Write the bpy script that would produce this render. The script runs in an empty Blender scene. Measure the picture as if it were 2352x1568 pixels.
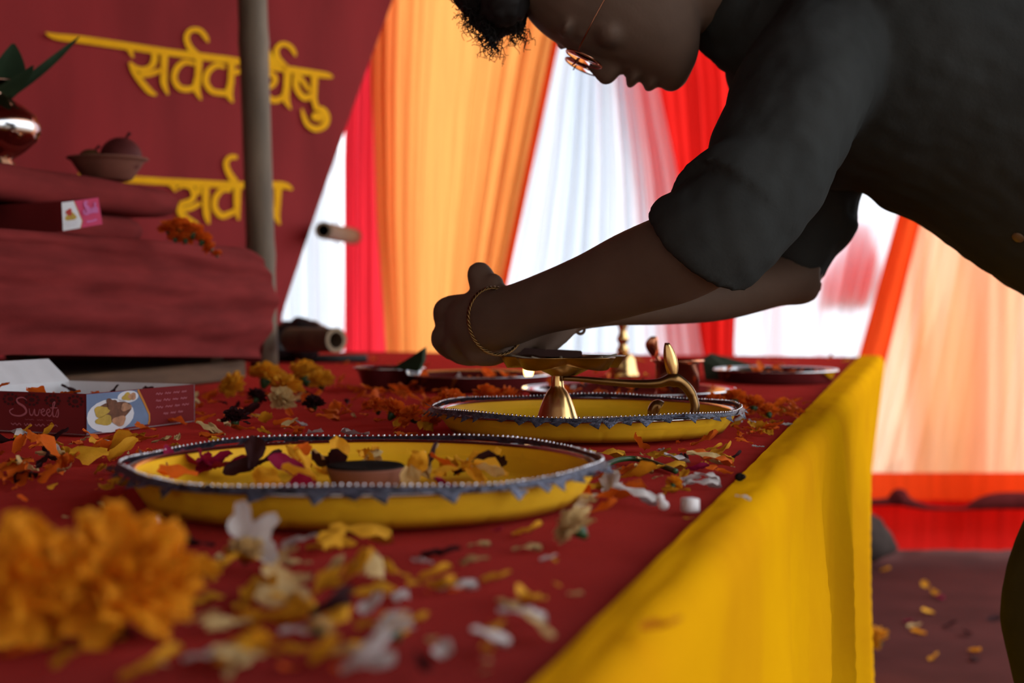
import bpy, bmesh, math, random
from mathutils import Vector, Matrix, Euler, noise
random.seed(7)
scn = bpy.context.scene
col = scn.collection
PI = math.pi
# ------------------------------------------------------------------ camera
CAMZ = 0.87
PITCH = math.atan(94 / 3266.7)
FPX = 3266.7
cam_d = bpy.data.cameras.new('camera')
cam_d.lens = 50; cam_d.sensor_width = 36; cam_d.clip_start = 0.02
cam_d.dof.use_dof = True; cam_d.dof.focus_distance = 1.24; cam_d.dof.aperture_fstop = 5.6
cam = bpy.data.objects.new('camera', cam_d); col.objects.link(cam)
cam.location = (0, 0, CAMZ); cam.rotation_euler = (PI/2 - PITCH, 0, 0)
scn.camera = cam
# ------------------------------------------------------------------ sky, sun, exposure
w = bpy.data.worlds.new('sky'); scn.world = w; w.use_nodes = True
w.node_tree.nodes['Background'].inputs[0].default_value = (0.90, 0.95, 1.0, 1)
w.node_tree.nodes['Background'].inputs[1].default_value = 2.7
sun_d = bpy.data.lights.new('sun_offscreen', 'SUN'); sun_d.energy = 1.0; sun_d.angle = math.radians(2.5)
sun_d.color = (1, 0.96, 0.9)
sun = bpy.data.objects.new('sun_offscreen', sun_d); col.objects.link(sun)
sun.rotation_euler = Vector((0.22, 1.0, 0.62)).to_track_quat('Z', 'Y').to_euler()
sun.location = (1, 8, 5)
scn.view_settings.view_transform = 'Standard'
scn.view_settings.look = 'None'
scn.view_settings.exposure = 0.0
scn.view_settings.gamma = 1.0
scn.view_settings.use_curve_mapping = False

# ------------------------------------------------------------------ helpers
def ray(px, py):
    cx = (px - 1176) / FPX; cy = -(py - 784) / FPX
    return Vector((cx, cy*math.sin(PITCH) + math.cos(PITCH), cy*math.cos(PITCH) - math.sin(PITCH)))
def at(px, py, Y):
    r = ray(px, py); return Vector((0, 0, CAMZ)) + r * (Y / r.y)
TZ = 0.74
def on(px, py, z=TZ):
    r = ray(px, py); return Vector((0, 0, CAMZ)) + r * ((z - CAMZ) / r.z)
def pxm(d): return d / FPX

def tag(o, label=None, cat=None, group=None, kind=None):
    if label: o['label'] = label
    if cat: o['category'] = cat
    if group: o['group'] = group
    if kind: o['kind'] = kind
    return o
def empty(name, loc, rot=(0, 0, 0)):
    o = bpy.data.objects.new(name, None); col.objects.link(o)
    o.location = loc; o.rotation_euler = rot; o.empty_display_size = 0.02
    return o
def mesh_obj(name, me, parent=None, loc=(0, 0, 0), rot=(0, 0, 0)):
    o = bpy.data.objects.new(name, me); col.objects.link(o)
    o.location = loc; o.rotation_euler = rot
    if parent: o.parent = parent
    return o
def catmull(pts, n=6):
    """smooth a list of tuples of any length"""
    out = []
    P = [pts[0]] + list(pts) + [pts[-1]]
    for i in range(1, len(P) - 2):
        for k in range(n):
            t = k / n
            out.append(tuple(0.5*((2*b) + (-a + c)*t + (2*a - 5*b + 4*c - d)*t*t + (-a + 3*b - 3*c + d)*t**3)
                             for a, b, c, d in zip(P[i-1], P[i], P[i+1], P[i+2])))
    out.append(tuple(pts[-1]))
    return out

class MB:
    def __init__(s): s.v = []; s.f = []
    def quad(s, a, b, c, d):
        n = len(s.v); s.v += [tuple(a), tuple(b), tuple(c), tuple(d)]; s.f.append((n, n+1, n+2, n+3))
    def poly(s, pts):
        n = len(s.v); s.v += [tuple(p) for p in pts]; s.f.append(tuple(range(n, n+len(pts))))
    def grid(s, nu, nv, fn, closed_u=False):
        n = len(s.v)
        for j in range(nv):
            for i in range(nu):
                s.v.append(tuple(fn(i / (nu if closed_u else nu-1), j/(nv-1))))
        for j in range(nv-1):
            for i in range(nu if closed_u else nu-1):
                i2 = (i+1) % nu
                s.f.append((n+j*nu+i, n+j*nu+i2, n+(j+1)*nu+i2, n+(j+1)*nu+i))
    def rings(s, rs, cap=True):
        n = len(s.v); m = len(rs[0])
        for r in rs: s.v += [tuple(p) for p in r]
        for j in range(len(rs)-1):
            for i in range(m):
                i2 = (i+1) % m
                s.f.append((n+j*m+i, n+j*m+i2, n+(j+1)*m+i2, n+(j+1)*m+i))
        if cap:
            s.f.append(tuple(n+i for i in reversed(range(m))))
            k = n+(len(rs)-1)*m
            s.f.append(tuple(k+i for i in range(m)))
    def tube(s, pts, rad, n=8, cap=True):
        """pts Vectors, rad number or list"""
        pts = [Vector(p) for p in pts]
        rs = []
        up = Vector((0.13, 0.29, 0.95)).normalized()
        for i, p in enumerate(pts):
            t = (pts[min(i+1, len(pts)-1)] - pts[max(i-1, 0)])
            if t.length < 1e-9: t = Vector((0, 0, 1))
            t.normalize()
            a = up - t*up.dot(t)
            if a.length < 1e-3: a = Vector((1, 0, 0)) - t*t.x
            a.normalize(); b = t.cross(a); up = a
            r = rad[i] if isinstance(rad, (list, tuple)) else rad
            rs.append([p + a*(r*math.cos(2*PI*k/n)) + b*(r*math.sin(2*PI*k/n)) for k in range(n)])
        s.rings(rs, cap)
    def limb(s, pts, rad, n=14):
        """tube with rounded ends"""
        pts = [Vector(p) for p in pts]; rad = list(rad)
        P = []; R = []
        d0 = (pts[0]-pts[1]).normalized(); d1 = (pts[-1]-pts[-2]).normalized()
        for a in (0.98, 0.8, 0.45): P.append(pts[0] + d0*rad[0]*a); R.append(rad[0]*math.sqrt(1-a*a))
        sm = catmull([tuple(p)+(r,) for p, r in zip(pts, rad)], 5)
        P += [Vector(q[:3]) for q in sm]; R += [q[3] for q in sm]
        for a in (0.45, 0.8, 0.98): P.append(pts[-1] + d1*rad[-1]*a); R.append(rad[-1]*math.sqrt(1-a*a))
        s.tube(P, R, n)
    def ell(s, c, ax, n=14, m=9):
        """ellipsoid; ax = three axis vectors"""
        c = Vector(c); a, b, d = [Vector(x) for x in ax]
        rs = []
        for j in range(m):
            th = PI*(j+0.5*(j == 0)*0.3 + (-0.15 if j == m-1 else 0))/(m-1)
            rs.append([c + d*math.cos(th) + (a*math.cos(2*PI*i/n) + b*math.sin(2*PI*i/n))*math.sin(th) for i in range(n)])
        s.rings(rs)
    def lathe(s, prof, c=(0, 0, 0), n=48, cap=True, fn=None):
        c = Vector(c)
        rs = []
        for r, z in prof:
            ring = []
            for i in range(n):
                a = 2*PI*i/n
                rr = r * (fn(a, z) if fn else 1)
                ring.append(c + Vector((rr*math.cos(a), rr*math.sin(a), z)))
            rs.append(ring)
        s.rings(rs, cap)
    def box(s, c, sx, sy, sz, rz=0, bev=0.0):
        c = Vector(c); R = Matrix.Rotation(rz, 3, 'Z')
        b = bev
        lay = [(-sz, 1-b/sx if b else 1, 1-b/sy if b else 1)]
        if b: lay = [(-sz, sx-b, sy-b), (-sz+b, sx, sy), (sz-b, sx, sy), (sz, sx-b, sy-b)]
        else: lay = [(-sz, sx, sy), (sz, sx, sy)]
        rs = [[c + R @ Vector(p) for p in ((-x, -y, z), (x, -y, z), (x, y, z), (-x, y, z))] for z, x, y in lay]
        s.rings(rs)
    def hexa(s, p):
        """8 points: bottom 4, top 4"""
        s.rings([p[:4], p[4:]])
    def mesh(s, name, mat, smooth=True, origin=(0, 0, 0)):
        me = bpy.data.meshes.new(name)
        o = Vector(origin)
        me.from_pydata([tuple(Vector(v)-o) for v in s.v], [], s.f)
        if mat: me.materials.append(mat)
        if smooth: me.polygons.foreach_set('use_smooth', [True]*len(me.polygons))
        me.update()
        return me
    def build(s, name, mat, parent=None, smooth=True, loc=None):
        """world-space build: the parent's location (unrotated) or loc becomes the origin"""
        org = parent_world(parent) if parent else Vector(loc or (0, 0, 0))
        me = s.mesh(name, mat, smooth, org)
        return mesh_obj(name, me, parent, (0, 0, 0) if parent else org)
def parent_world(p):
    v = Vector((0, 0, 0))
    while p is not None: v += p.location; p = p.parent
    return v
def auto_normals(o):
    bm = bmesh.new(); bm.from_mesh(o.data); bmesh.ops.recalc_face_normals(bm, faces=bm.faces); bm.to_mesh(o.data); bm.free()
def sharp(o, deg=35):
    o.data.set_sharp_from_angle(angle=math.radians(deg)) if hasattr(o.data, 'set_sharp_from_angle') else None
    return o
def remesh(o, vox, smooth_it=4, disp=None):
    m = o.modifiers.new('r', 'REMESH'); m.mode = 'VOXEL'; m.voxel_size = vox; m.use_smooth_shade = True
    if smooth_it:
        k = o.modifiers.new('s', 'SMOOTH'); k.iterations = smooth_it; k.factor = 0.5
    dg = bpy.context.evaluated_depsgraph_get()
    me = bpy.data.meshes.new_from_object(o.evaluated_get(dg))
    o.modifiers.clear(); old = o.data; o.data = me; bpy.data.meshes.remove(old)
    if disp:
        nv = len(me.vertices); co = [0.0]*(3*nv); no = [0.0]*(3*nv)
        me.vertices.foreach_get('co', co); me.vertex_normals.foreach_get('vector', no)
        for i in range(nv):
            k = 3*i; h = disp(Vector(co[k:k+3]))
            for j in range(3): co[k+j] += no[k+j]*h
        me.vertices.foreach_set('co', co); me.update()
    me.polygons.foreach_set('use_smooth', [True]*len(me.polygons))
    return o

# ------------------------------------------------------------------ materials
def mat(name, c, rough=0.6, metal=0.0, var=0.15, scale=30.0, bump=0.0, bscale=None, trans=0.0, tcol=None,
        spec=0.3, stretch=(1, 1, 1), c2=None, emit=None, estr=0.0, alpha_glass=False):
    m = bpy.data.materials.new(name); m.use_nodes = True
    nt = m.node_tree; N = nt.nodes; L = nt.links
    b = N['Principled BSDF']; out = N['Material Output']
    b.inputs['Roughness'].default_value = rough; b.inputs['Metallic'].default_value = metal
    b.inputs['Specular IOR Level'].default_value = spec
    tc = N.new('ShaderNodeTexCoord'); mp = N.new('ShaderNodeMapping'); mp.inputs['Scale'].default_value = stretch
    L.new(tc.outputs['Object'], mp.inputs[0])
    nz = N.new('ShaderNodeTexNoise'); nz.inputs['Scale'].default_value = scale; nz.inputs['Detail'].default_value = 4
    L.new(mp.outputs[0], nz.inputs['Vector'])
    cr = N.new('ShaderNodeValToRGB')
    lo = [x*(1-var) for x in c] if c2 is None else c2
    hi = [min(1, x*(1+var)) for x in c] if c2 is None else c
    cr.color_ramp.elements[0].position = 0.3; cr.color_ramp.elements[1].position = 0.7
    cr.color_ramp.elements[0].color = (*lo, 1); cr.color_ramp.elements[1].color = (*hi, 1)
    L.new(nz.outputs['Fac'], cr.inputs[0])
    L.new(cr.outputs[0], b.inputs['Base Color'])
    if bump:
        bp = N.new('ShaderNodeBump'); bp.inputs['Strength'].default_value = bump; bp.inputs['Distance'].default_value = 0.002
        n2 = N.new('ShaderNodeTexNoise'); n2.inputs['Scale'].default_value = bscale or scale*3; n2.inputs['Detail'].default_value = 3
        L.new(mp.outputs[0], n2.inputs['Vector']); L.new(n2.outputs['Fac'], bp.inputs['Height'])
        L.new(bp.outputs[0], b.inputs['Normal'])
    if emit:
        b.inputs['Emission Color'].default_value = (*emit, 1); b.inputs['Emission Strength'].default_value = estr
    if trans:
        t = N.new('ShaderNodeBsdfTranslucent')
        if tcol:
            mx = N.new('ShaderNodeMix'); mx.data_type = 'RGBA'; mx.blend_type = 'MULTIPLY'; mx.inputs[0].default_value = 0.0
            cr2 = N.new('ShaderNodeValToRGB')
            cr2.color_ramp.elements[0].position = 0.3; cr2.color_ramp.elements[1].position = 0.7
            cr2.color_ramp.elements[0].color = (*[x*(1-var) for x in tcol], 1)
            cr2.color_ramp.elements[1].color = (*[min(1, x*(1+var)) for x in tcol], 1)
            L.new(nz.outputs['Fac'], cr2.inputs[0]); L.new(cr2.outputs[0], t.inputs[0])
        else:
            L.new(cr.outputs[0], t.inputs[0])
        ms = N.new('ShaderNodeMixShader'); ms.inputs[0].default_value = trans
        L.new(b.outputs[0], ms.inputs[1]); L.new(t.outputs[0], ms.inputs[2]); L.new(ms.outputs[0], out.inputs[0])
    return m

def sheen(m, wt, tint, rough=0.4):
    b = m.node_tree.nodes['Principled BSDF']; b.inputs['Sheen Weight'].default_value = wt; b.inputs['Sheen Tint'].default_value = (*tint, 1); b.inputs['Sheen Roughness'].default_value = rough
SHEER = dict(rough=0.9, spec=0.05, scale=6.0, stretch=(9, 9, 0.35))
M_orange = mat('orange_sheer', (0.95, 0.42, 0.10), var=0.10, trans=0.86, tcol=(0.90, 0.36, 0.095), **SHEER)
M_white = mat('white_sheer', (0.85, 0.88, 0.92), var=0.05, trans=0.80, tcol=(0.83, 0.89, 0.97), **SHEER)
M_red = mat('red_sheer', (0.80, 0.02, 0.015), var=0.15, trans=0.82, tcol=(0.72, 0.018, 0.014), **SHEER)
M_redor = mat('red_orange_sheer', (0.95, 0.10, 0.02), var=0.1, trans=0.82, tcol=(0.84, 0.085, 0.016), **SHEER)
M_peach = mat('peach_sheer', (0.95, 0.60, 0.40), var=0.08, trans=0.86, tcol=(0.88, 0.56, 0.38), **SHEER)
M_shade = mat('orange_shade', (0.95, 0.50, 0.20), var=0.1, trans=0.88, tcol=(0.95, 0.55, 0.24), **SHEER)  # tint of the added sheet that imitates shade in the peach curtain
M_maroon = mat('maroon_sheer', (0.10, 0.012, 0.01), var=0.2, trans=0.6, tcol=(0.14, 0.012, 0.01), **SHEER)
M_pan = mat('tarnished_steel', (0.11, 0.11, 0.115), rough=0.28, metal=1.0, var=0.1)
M_pink = mat('pink_red_sheer', (0.9, 0.04, 0.08), var=0.25, trans=0.82, tcol=(0.80, 0.03, 0.05), **SHEER)
M_banner = mat('dark_red_banner', (0.29, 0.028, 0.030), rough=0.75, var=0.22, scale=2.5, spec=0.15, stretch=(3, 3, 0.7), trans=0.10, tcol=(0.5, 0.02, 0.02))
M_bannerdark = mat('maroon_cloth', (0.12, 0.018, 0.018), rough=0.85, var=0.2, scale=3, spec=0.1)
M_paint = mat('yellow_lettering', (1.0, 0.47, 0.006), rough=0.7, var=0.08, spec=0.1)
M_tablered = mat('red_tablecloth', (0.205, 0.025, 0.024), rough=0.95, var=0.22, scale=14, bump=0.35, bscale=420, spec=0.0)
M_stoolred = mat('red_velvet_cover', (0.205, 0.025, 0.024), rough=0.9, var=0.25, scale=8, bump=0.3, bscale=160, spec=0.08, stretch=(1, 1, 5))
M_drape = mat('yellow_drape', (0.92, 0.45, 0.004), rough=0.95, var=0.16, scale=5, spec=0.0, bump=0.2, bscale=60, trans=0.18, tcol=(0.9, 0.42, 0.01), c2=(0.78, 0.34, 0.006))
M_ground = mat('trampled_ground', (0.30, 0.24, 0.19), rough=0.95, var=0.2, scale=3, bump=0.5)
M_carpet = mat('brown_red_carpet', (0.075, 0.020, 0.018), rough=0.95, var=0.2, scale=5, bump=0.4, bscale=200, spec=0.05)
M_tent = mat('tent_cloth', (0.16, 0.022, 0.02), rough=0.9, var=0.2, scale=3, spec=0.05)
M_fillcloth = mat('fill_tent_cloth', (0.55, 0.48, 0.40), rough=0.9, var=0.1, scale=3, spec=0.05, trans=0.55, tcol=(0.72, 0.66, 0.58))  # pale and translucent so the unseen wall passes sky light as fill
M_wood = mat('table_wood', (0.12, 0.06, 0.03), rough=0.7, var=0.3, scale=12, stretch=(1, 1, 8))
M_bamboo = mat('bamboo', (0.16, 0.115, 0.075), rough=0.55, var=0.35, scale=9, stretch=(3, 3, 0.6), spec=0.3)
M_bambooend = mat('cut_bamboo', (0.33, 0.24, 0.15), rough=0.8, var=0.2)
M_brass = mat('brass', (0.80, 0.50, 0.20), rough=0.22, metal=1.0, var=0.12, scale=25)
M_brassdark = mat('aged_brass', (0.25, 0.135, 0.05), rough=0.30, metal=1.0, var=0.25, scale=30)
M_sootbrass = mat('sooty_brass', (0.040, 0.027, 0.016), rough=0.42, metal=1.0, var=0.3, scale=40)
M_copper = mat('copper', (0.72, 0.29, 0.16), rough=0.20, metal=1.0, var=0.12)
M_steel = mat('steel', (0.62, 0.62, 0.64), rough=0.16, metal=1.0, var=0.05)
M_lace = mat('silver_lace', (0.085, 0.088, 0.125), rough=0.42, metal=0.55, var=0.7, scale=220, bump=0.6, bscale=500)
M_bead = mat('silver_bead', (0.75, 0.76, 0.82), rough=0.15, metal=1.0, var=0.1)
M_paper = mat('yellow_paper', (0.90, 0.50, 0.016), rough=0.65, var=0.10, scale=18, bump=0.25, bscale=50, spec=0.25, trans=0.05)
M_lining = mat('yellow_lining', (0.90, 0.50, 0.016), rough=0.6, var=0.10, scale=16, bump=0.2, bscale=60, spec=0.2)
M_clay = mat('clay', (0.20, 0.075, 0.05), rough=0.85, var=0.2, scale=30)
M_soot = mat('soot', (0.015, 0.013, 0.012), rough=0.9, var=0.2, spec=0.03)
M_darkleaf = mat('dark_leaf', (0.018, 0.034, 0.016), rough=0.75, var=0.25, spec=0.1)
M_green = mat('green_stem', (0.02, 0.07, 0.018), rough=0.4, var=0.2, spec=0.5)
M_white_s = mat('white_sugar', (0.82, 0.78, 0.80), rough=0.6, var=0.05)
M_skin = mat('dark_skin', (0.135, 0.085, 0.062), rough=0.6, var=0.12, scale=20, spec=0.12, bump=0.1, bscale=300)
M_shirt = mat('dark_shirt', (0.035, 0.037, 0.036), rough=0.95, var=0.12, scale=15, spec=0.02, bump=0.2, bscale=200)
M_trouser = mat('dark_trousers', (0.034, 0.036, 0.030), rough=0.95, var=0.12, spec=0.02)
M_hair = mat('black_hair', (0.014, 0.012, 0.012), rough=0.6, var=0.1, spec=0.15)
M_button = mat('brown_button', (0.14, 0.08, 0.045), rough=0.4, var=0.1)
M_wireframe = mat('spectacle_wire', (0.45, 0.20, 0.12), rough=0.25, metal=1.0, var=0.05)
M_black = mat('black_plastic', (0.012, 0.012, 0.012), rough=0.5, var=0.1)
M_cardred = mat('red_card', (0.20, 0.024, 0.026), rough=0.8, spec=0.04, var=0.12, scale=10)
M_carddark = mat('dark_red_card', (0.11, 0.024, 0.023), rough=0.8, spec=0.04, var=0.2, scale=40)
M_cardwhite = mat('white_card', (0.74, 0.74, 0.77), rough=0.6, var=0.06)
M_cardpink = mat('pink_card', (0.60, 0.04, 0.13), rough=0.6, var=0.08)
M_printpink = mat('pink_print', (0.55, 0.16, 0.20), rough=0.7, var=0.05)
M_printlilac = mat('lilac_print', (0.62, 0.16, 0.40), rough=0.7, var=0.05)
M_printorange = mat('orange_print', (0.55, 0.20, 0.02), rough=0.7, var=0.05)
M_printdark = mat('dark_print', (0.07, 0.012, 0.013), rough=0.7, var=0.05)
M_printblue = mat('blue_print', (0.16, 0.22, 0.36), rough=0.7, var=0.15)
M_printplate = mat('plate_print', (0.70, 0.69, 0.73), rough=0.7, var=0.05)
M_printyellow = mat('yellow_print', (0.50, 0.32, 0.05), rough=0.7, var=0.15, scale=150)
M_printbrown = mat('brown_print', (0.16, 0.06, 0.03), rough=0.7, var=0.3, scale=150)
M_printtan = mat('tan_print', (0.45, 0.22, 0.12), rough=0.7, var=0.3, scale=150)
M_printred = mat('red_print', (0.45, 0.04, 0.03), rough=0.7, var=0.1)
M_cream = mat('cream_paper', (0.55, 0.36, 0.21), rough=0.8, var=0.08)
PC = {'yellow': ((0.88, 0.40, 0.022), 0.22), 'orange': ((0.88, 0.16, 0.012), 0.2), 'white': ((0.74, 0.68, 0.66), 0.10),
      'dark': ((0.040, 0.010, 0.012), 0.25), 'pale': ((0.72, 0.50, 0.22), 0.15), 'magenta': ((0.32, 0.008, 0.06), 0.25),
      'amber': ((0.86, 0.33, 0.012), 0.15), 'rust': ((0.82, 0.13, 0.012), 0.2)}
PM = {k: mat(k+'_petal', c, rough=0.7, var=v, scale=90, spec=0.2, trans=0.30, stretch=(1, 1, 1)) for k, (c, v) in PC.items()}


sheen(M_tablered, 0.5, (1.0, 0.05, 0.03), 0.25)
# ================================================================== setting
def struct(name, mb, m, label, smooth=True):
    o = mb.build(name, m, None, smooth); tag(o, label, None, None, 'structure'); return o
b = MB(); b.box((0, 6, -0.06), 30, 30, 0.05); struct('ground', b, M_ground, 'bare trampled ground around the tent', False)
b = MB(); b.box((-0.2, 1.7, -0.005), 2.3, 3.3, 0.005)
struct('floor', b, M_carpet, 'brown red carpet on the tent floor', False)
def wavy_wall(name, x0, y0, x1, y1, label, z1=2.62, m=None):
    b = MB(); d = Vector((x1-x0, y1-y0, 0)); n = Vector((d.y, -d.x, 0)).normalized()
    b.grid(90, 12, lambda u, v: Vector((x0, y0, 0)) + d*u + n*(0.03*math.sin(u*70)+0.02*math.sin(u*31+1)) + Vector((0, 0, 0.0+z1*v)))
    return struct(name, b, m or M_tent, label)
wavy_wall('wall_left', -2.5, -1.6, -2.5, 5.0, 'dark red cloth tent wall beside the altar')
wavy_wall('wall_rear', 2.1, -1.6, -2.5, -1.6, 'unseen tent wall made pale to fill light onto the altar', m=M_fillcloth)  # out of view, its cloth chosen as soft front fill
b = MB(); b.grid(40, 40, lambda u, v: Vector((-2.5+4.35*u, -1.6+6.65*v, 2.62+0.03*math.sin(u*19)*math.sin(v*17))))
struct('ceiling', b, M_tent, 'dark red cloth tent roof')

# ------------------------------------------------------------------ backdrop curtains
def interp(tab, y):
    if y <= tab[0][0]: return tab[0][1]
    for (a, xa), (c, xc) in zip(tab, tab[1:]):
        if y <= c: return xa + (xc-xa)*(y-a)/(c-a)
    return tab[-1][1]
def curtain(name, label, L, R, Y, m, npl, amp, top=-463, bot=1264, nu=160, nv=30, seed=0, group=None, parent=None):
    rnd = random.Random(seed)
    ph = [rnd.uniform(0, 6.28) for _ in range(6)]
    def fn(u, v):
        py = top + (bot-top)*v
        xl, xr = interp(L, py), interp(R, py)
        p = at(xl + (xr-xl)*u, py, Y)
        wm = abs(xr-xl)*pxm(Y)
        k = min(1.0, wm/(npl*0.035))
        t = 2*PI*npl*u
        f = math.sin(t + 1.1*math.sin(t*0.37+ph[0]) + ph[1] + 0.5*math.sin(v*2+ph[4])) + 0.55*math.sin(2.3*t+ph[2]) + 0.35*math.sin(4.1*t+ph[3]+v)
        p.y += amp*k*f*(0.55+0.45*math.sin(u*5+ph[5]))
        return p
    b = MB(); b.grid(nu, nv, fn)
    o = b.build(name, m, parent)
    if not parent: tag(o, label, 'curtain', group)
    return o
YC = 4.80
curtain('curtain', 'red backdrop curtain between the left tent wall and the white strip', [(0, -420)], [(0, 420)], YC+0.10, M_red, 14, 0.03, seed=1)
curtain('curtain', 'white curtain strip beside the slanting banner edge', [(-463, 400), (1264, 380)], [(-463, 760), (1264, 802)], YC+0.17, M_white, 8, 0.022, seed=2)
curtain('curtain', 'narrow pinkish red curtain strip beside the broad orange curtain', [(-463, 760), (100, 800), (350, 790), (1264, 792)], [(0, 905)], YC+0.09, M_pink, 3, 0.02, seed=3)
OL = [(-463, 850), (200, 852), (500, 862), (810, 885), (1264, 905)]
OR = [(-463, 1395), (100, 1275), (640, 1160), (1264, 1030)]
oc = empty('curtain', at(1100, 1264, YC)); tag(oc, 'broad orange pleated curtain with a red-orange hem', 'curtain')
curtain('panel', None, OL, OR, YC, M_orange, 9, 0.032, seed=4, parent=oc)
curtain('hem', None, [(y, x-9) for y, x in OR], [(y, x+9) for y, x in OR], YC-0.012, M_redor, 1, 0.003, nu=8, parent=oc)
WR = [(-463, 1405), (200, 1512), (400, 1556), (800, 1612), (1264, 1690)]
curtain('curtain', 'white pleated curtain fanning out behind the leaning person', [(y, x-20) for y, x in OR], WR, YC+0.06, M_white, 9, 0.026, seed=5)
curtain('curtain', 'deep red curtain next to the fanned white curtain', [(y, x-95) for y, x in WR], [(-463, 1640), (200, 1712), (800, 1684), (1264, 1690)], YC+0.13, M_red, 5, 0.03, seed=6)
W2L = [(-463, 1640), (200, 1690), (800, 1668), (1264, 1670)]
W2R = [(-463, 2330), (450, 2085), (810, 1995), (1264, 1860)]
curtain('curtain', 'sheer white curtain streaked with red between two red strips', W2L, W2R, YC+0.18, M_white, 7, 0.012, seed=7)
RL = [(-463, 2345), (500, 2062), (810, 1976), (1264, 1845)]
RR = [(-463, 2400), (500, 2116), (810, 2040), (1264, 1915)]
curtain('curtain', 'red-orange curtain strip slanting beside the peach curtain', RL, RR, YC+0.05, M_redor, 2, 0.012, seed=8)
curtain('curtain', 'wide pale peach curtain behind the end of the yellow drape', [(y, x-15) for y, x in RR], [(0, 2720)], YC+0.10, M_peach, 9, 0.022, seed=9, bot=1200)
# cloths hung behind the sheer curtains, some added to imitate folds and shade
def backcloth(name, label, pts, Y, m, seed):
    """irregular cloth from a left and a right outline (py, px)"""
    L, R = pts
    y0, y1 = max(L[0][0], R[0][0]), min(L[-1][0], R[-1][0])
    return curtain(name, label, L, R, Y, m, 2, 0.006, top=y0, bot=y1, nu=30, nv=24, seed=seed)
for i, (x0, x1, x2, x3) in enumerate([(1752, 1760, 1756, 1766), (1774, 1780, 1778, 1786), (1792, 1800, 1788, 1794), (1890, 1902, 1872, 1880)]):
    backcloth('ribbon', 'thin red ribbon hanging behind the sheer white curtain', ([(-463, x0), (1264, x2)], [(-463, x1), (1264, x3)]), YC+0.21, M_red, 20+i)['group'] = 'red ribbons behind the white curtain'
backcloth('scarf', 'red scarf bunched behind the sheer white curtain', ([(505, 1962), (550, 1940), (600, 1905), (650, 1880), (700, 1872)], [(505, 1990), (550, 2004), (600, 2022), (650, 2030), (700, 1990)]), YC+0.215, M_red, 31)
for i, (xa, xb, ya, wd) in enumerate([(2150, 2085, -463, 16), (2262, 2235, -463, 26), (2312, 2290, -463, 12), (2345, 2335, -463, 9)]):  # added strips stand in for the darker folds of the curtain
    backcloth('ribbon', 'orange strip imitating fold shading behind the peach curtain', ([(ya, xa-wd), (1180, xb-wd)], [(ya, xa+wd), (1180, xb+wd)]), YC+0.155, M_orange, 40+i)['group'] = 'orange strips imitating folds of the peach curtain'
backcloth('shade', 'orange veil panel imitating shadows behind the peach curtain', ([(-463, 2270), (600, 2170), (760, 2110), (1180, 2060)], [(-463, 2330), (600, 2250), (760, 2240), (1180, 2235)]), YC+0.225, M_shade, 50)  # added sheet, imitates the shade of things beyond the curtain
curtain('valance', 'red-orange upper band above the red cloth at the curtain foot', [(0, 1700)], [(0, 2760)], YC+0.02, M_redor, 5, 0.012, top=1085, bot=1165, seed=52)
curtain('valance', 'red cloth band along the foot of the peach curtain', [(0, 1700)], [(0, 2760)], YC-0.04, M_red, 6, 0.02, top=1148, bot=1262, seed=51)
M_maroonroll = mat('dark_maroon_roll', (0.12, 0.018, 0.018), rough=0.9, spec=0.0)
b = MB()
q = catmull([tuple(at(x, y, YC-0.12))+(r,) for x, y, r in [(1940, 1154, .010), (2030, 1152, .012), (2050, 1148, .020), (2066, 1142, .030), (2084, 1152, .018), (2120, 1163, .010), (2160, 1167, .006), (2215, 1167, .006), (2250, 1157, .020), (2300, 1150, .028), (2420, 1150, .028), (2600, 1150, .02)]], 6)
b.tube([Vector(p[:3]) for p in q], [p[3] for p in q], 12)
tag(b.build('rolled_cloth', M_maroonroll), 'dark rolled cloth tied across the red band under the peach curtain', 'cloth')
hb = MB()  # added mound, darkens the spot under the curtain hem like shade
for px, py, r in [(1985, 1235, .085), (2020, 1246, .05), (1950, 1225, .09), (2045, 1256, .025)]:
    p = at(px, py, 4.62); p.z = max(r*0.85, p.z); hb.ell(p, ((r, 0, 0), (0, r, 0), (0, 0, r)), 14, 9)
o = hb.build('shade_mound', mat('mound_shade', (0.06, 0.045, 0.04), rough=0.95, spec=0.02), None, loc=(1.1, 4.62, 0)); remesh(o, 0.012, 2, lambda co: 0.006*noise.noise(co*25)); tag(o, 'dark cloth bag added behind the yellow drape to imitate shade under the hem', 'mound')
uc = at(2085, 1130, YC+0.42); uc.z = 0.0
ur = empty('planter_urn', uc); tag(ur, 'urn standing behind the peach curtain, seen as a shadow', 'urn')
b = MB(); b.lathe([(0.001, 0), (0.10, 0), (0.10, 0.03), (0.03, 0.10), (0.026, 0.24), (0.05, 0.32), (0.10, 0.39), (0.125, 0.45), (0.12, 0.46), (0.001, 0.44)], uc, 32, cap=False); b.build('urn_body', M_clay, ur)
b = MB(); b.tube([at(-420, -488, YC+0.06), at(2760, -488, YC+0.06)], 0.02, 16)
tag(b.build('curtain_rail', M_bamboo), 'bamboo rail the backdrop curtains hang from', 'rail')

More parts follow.
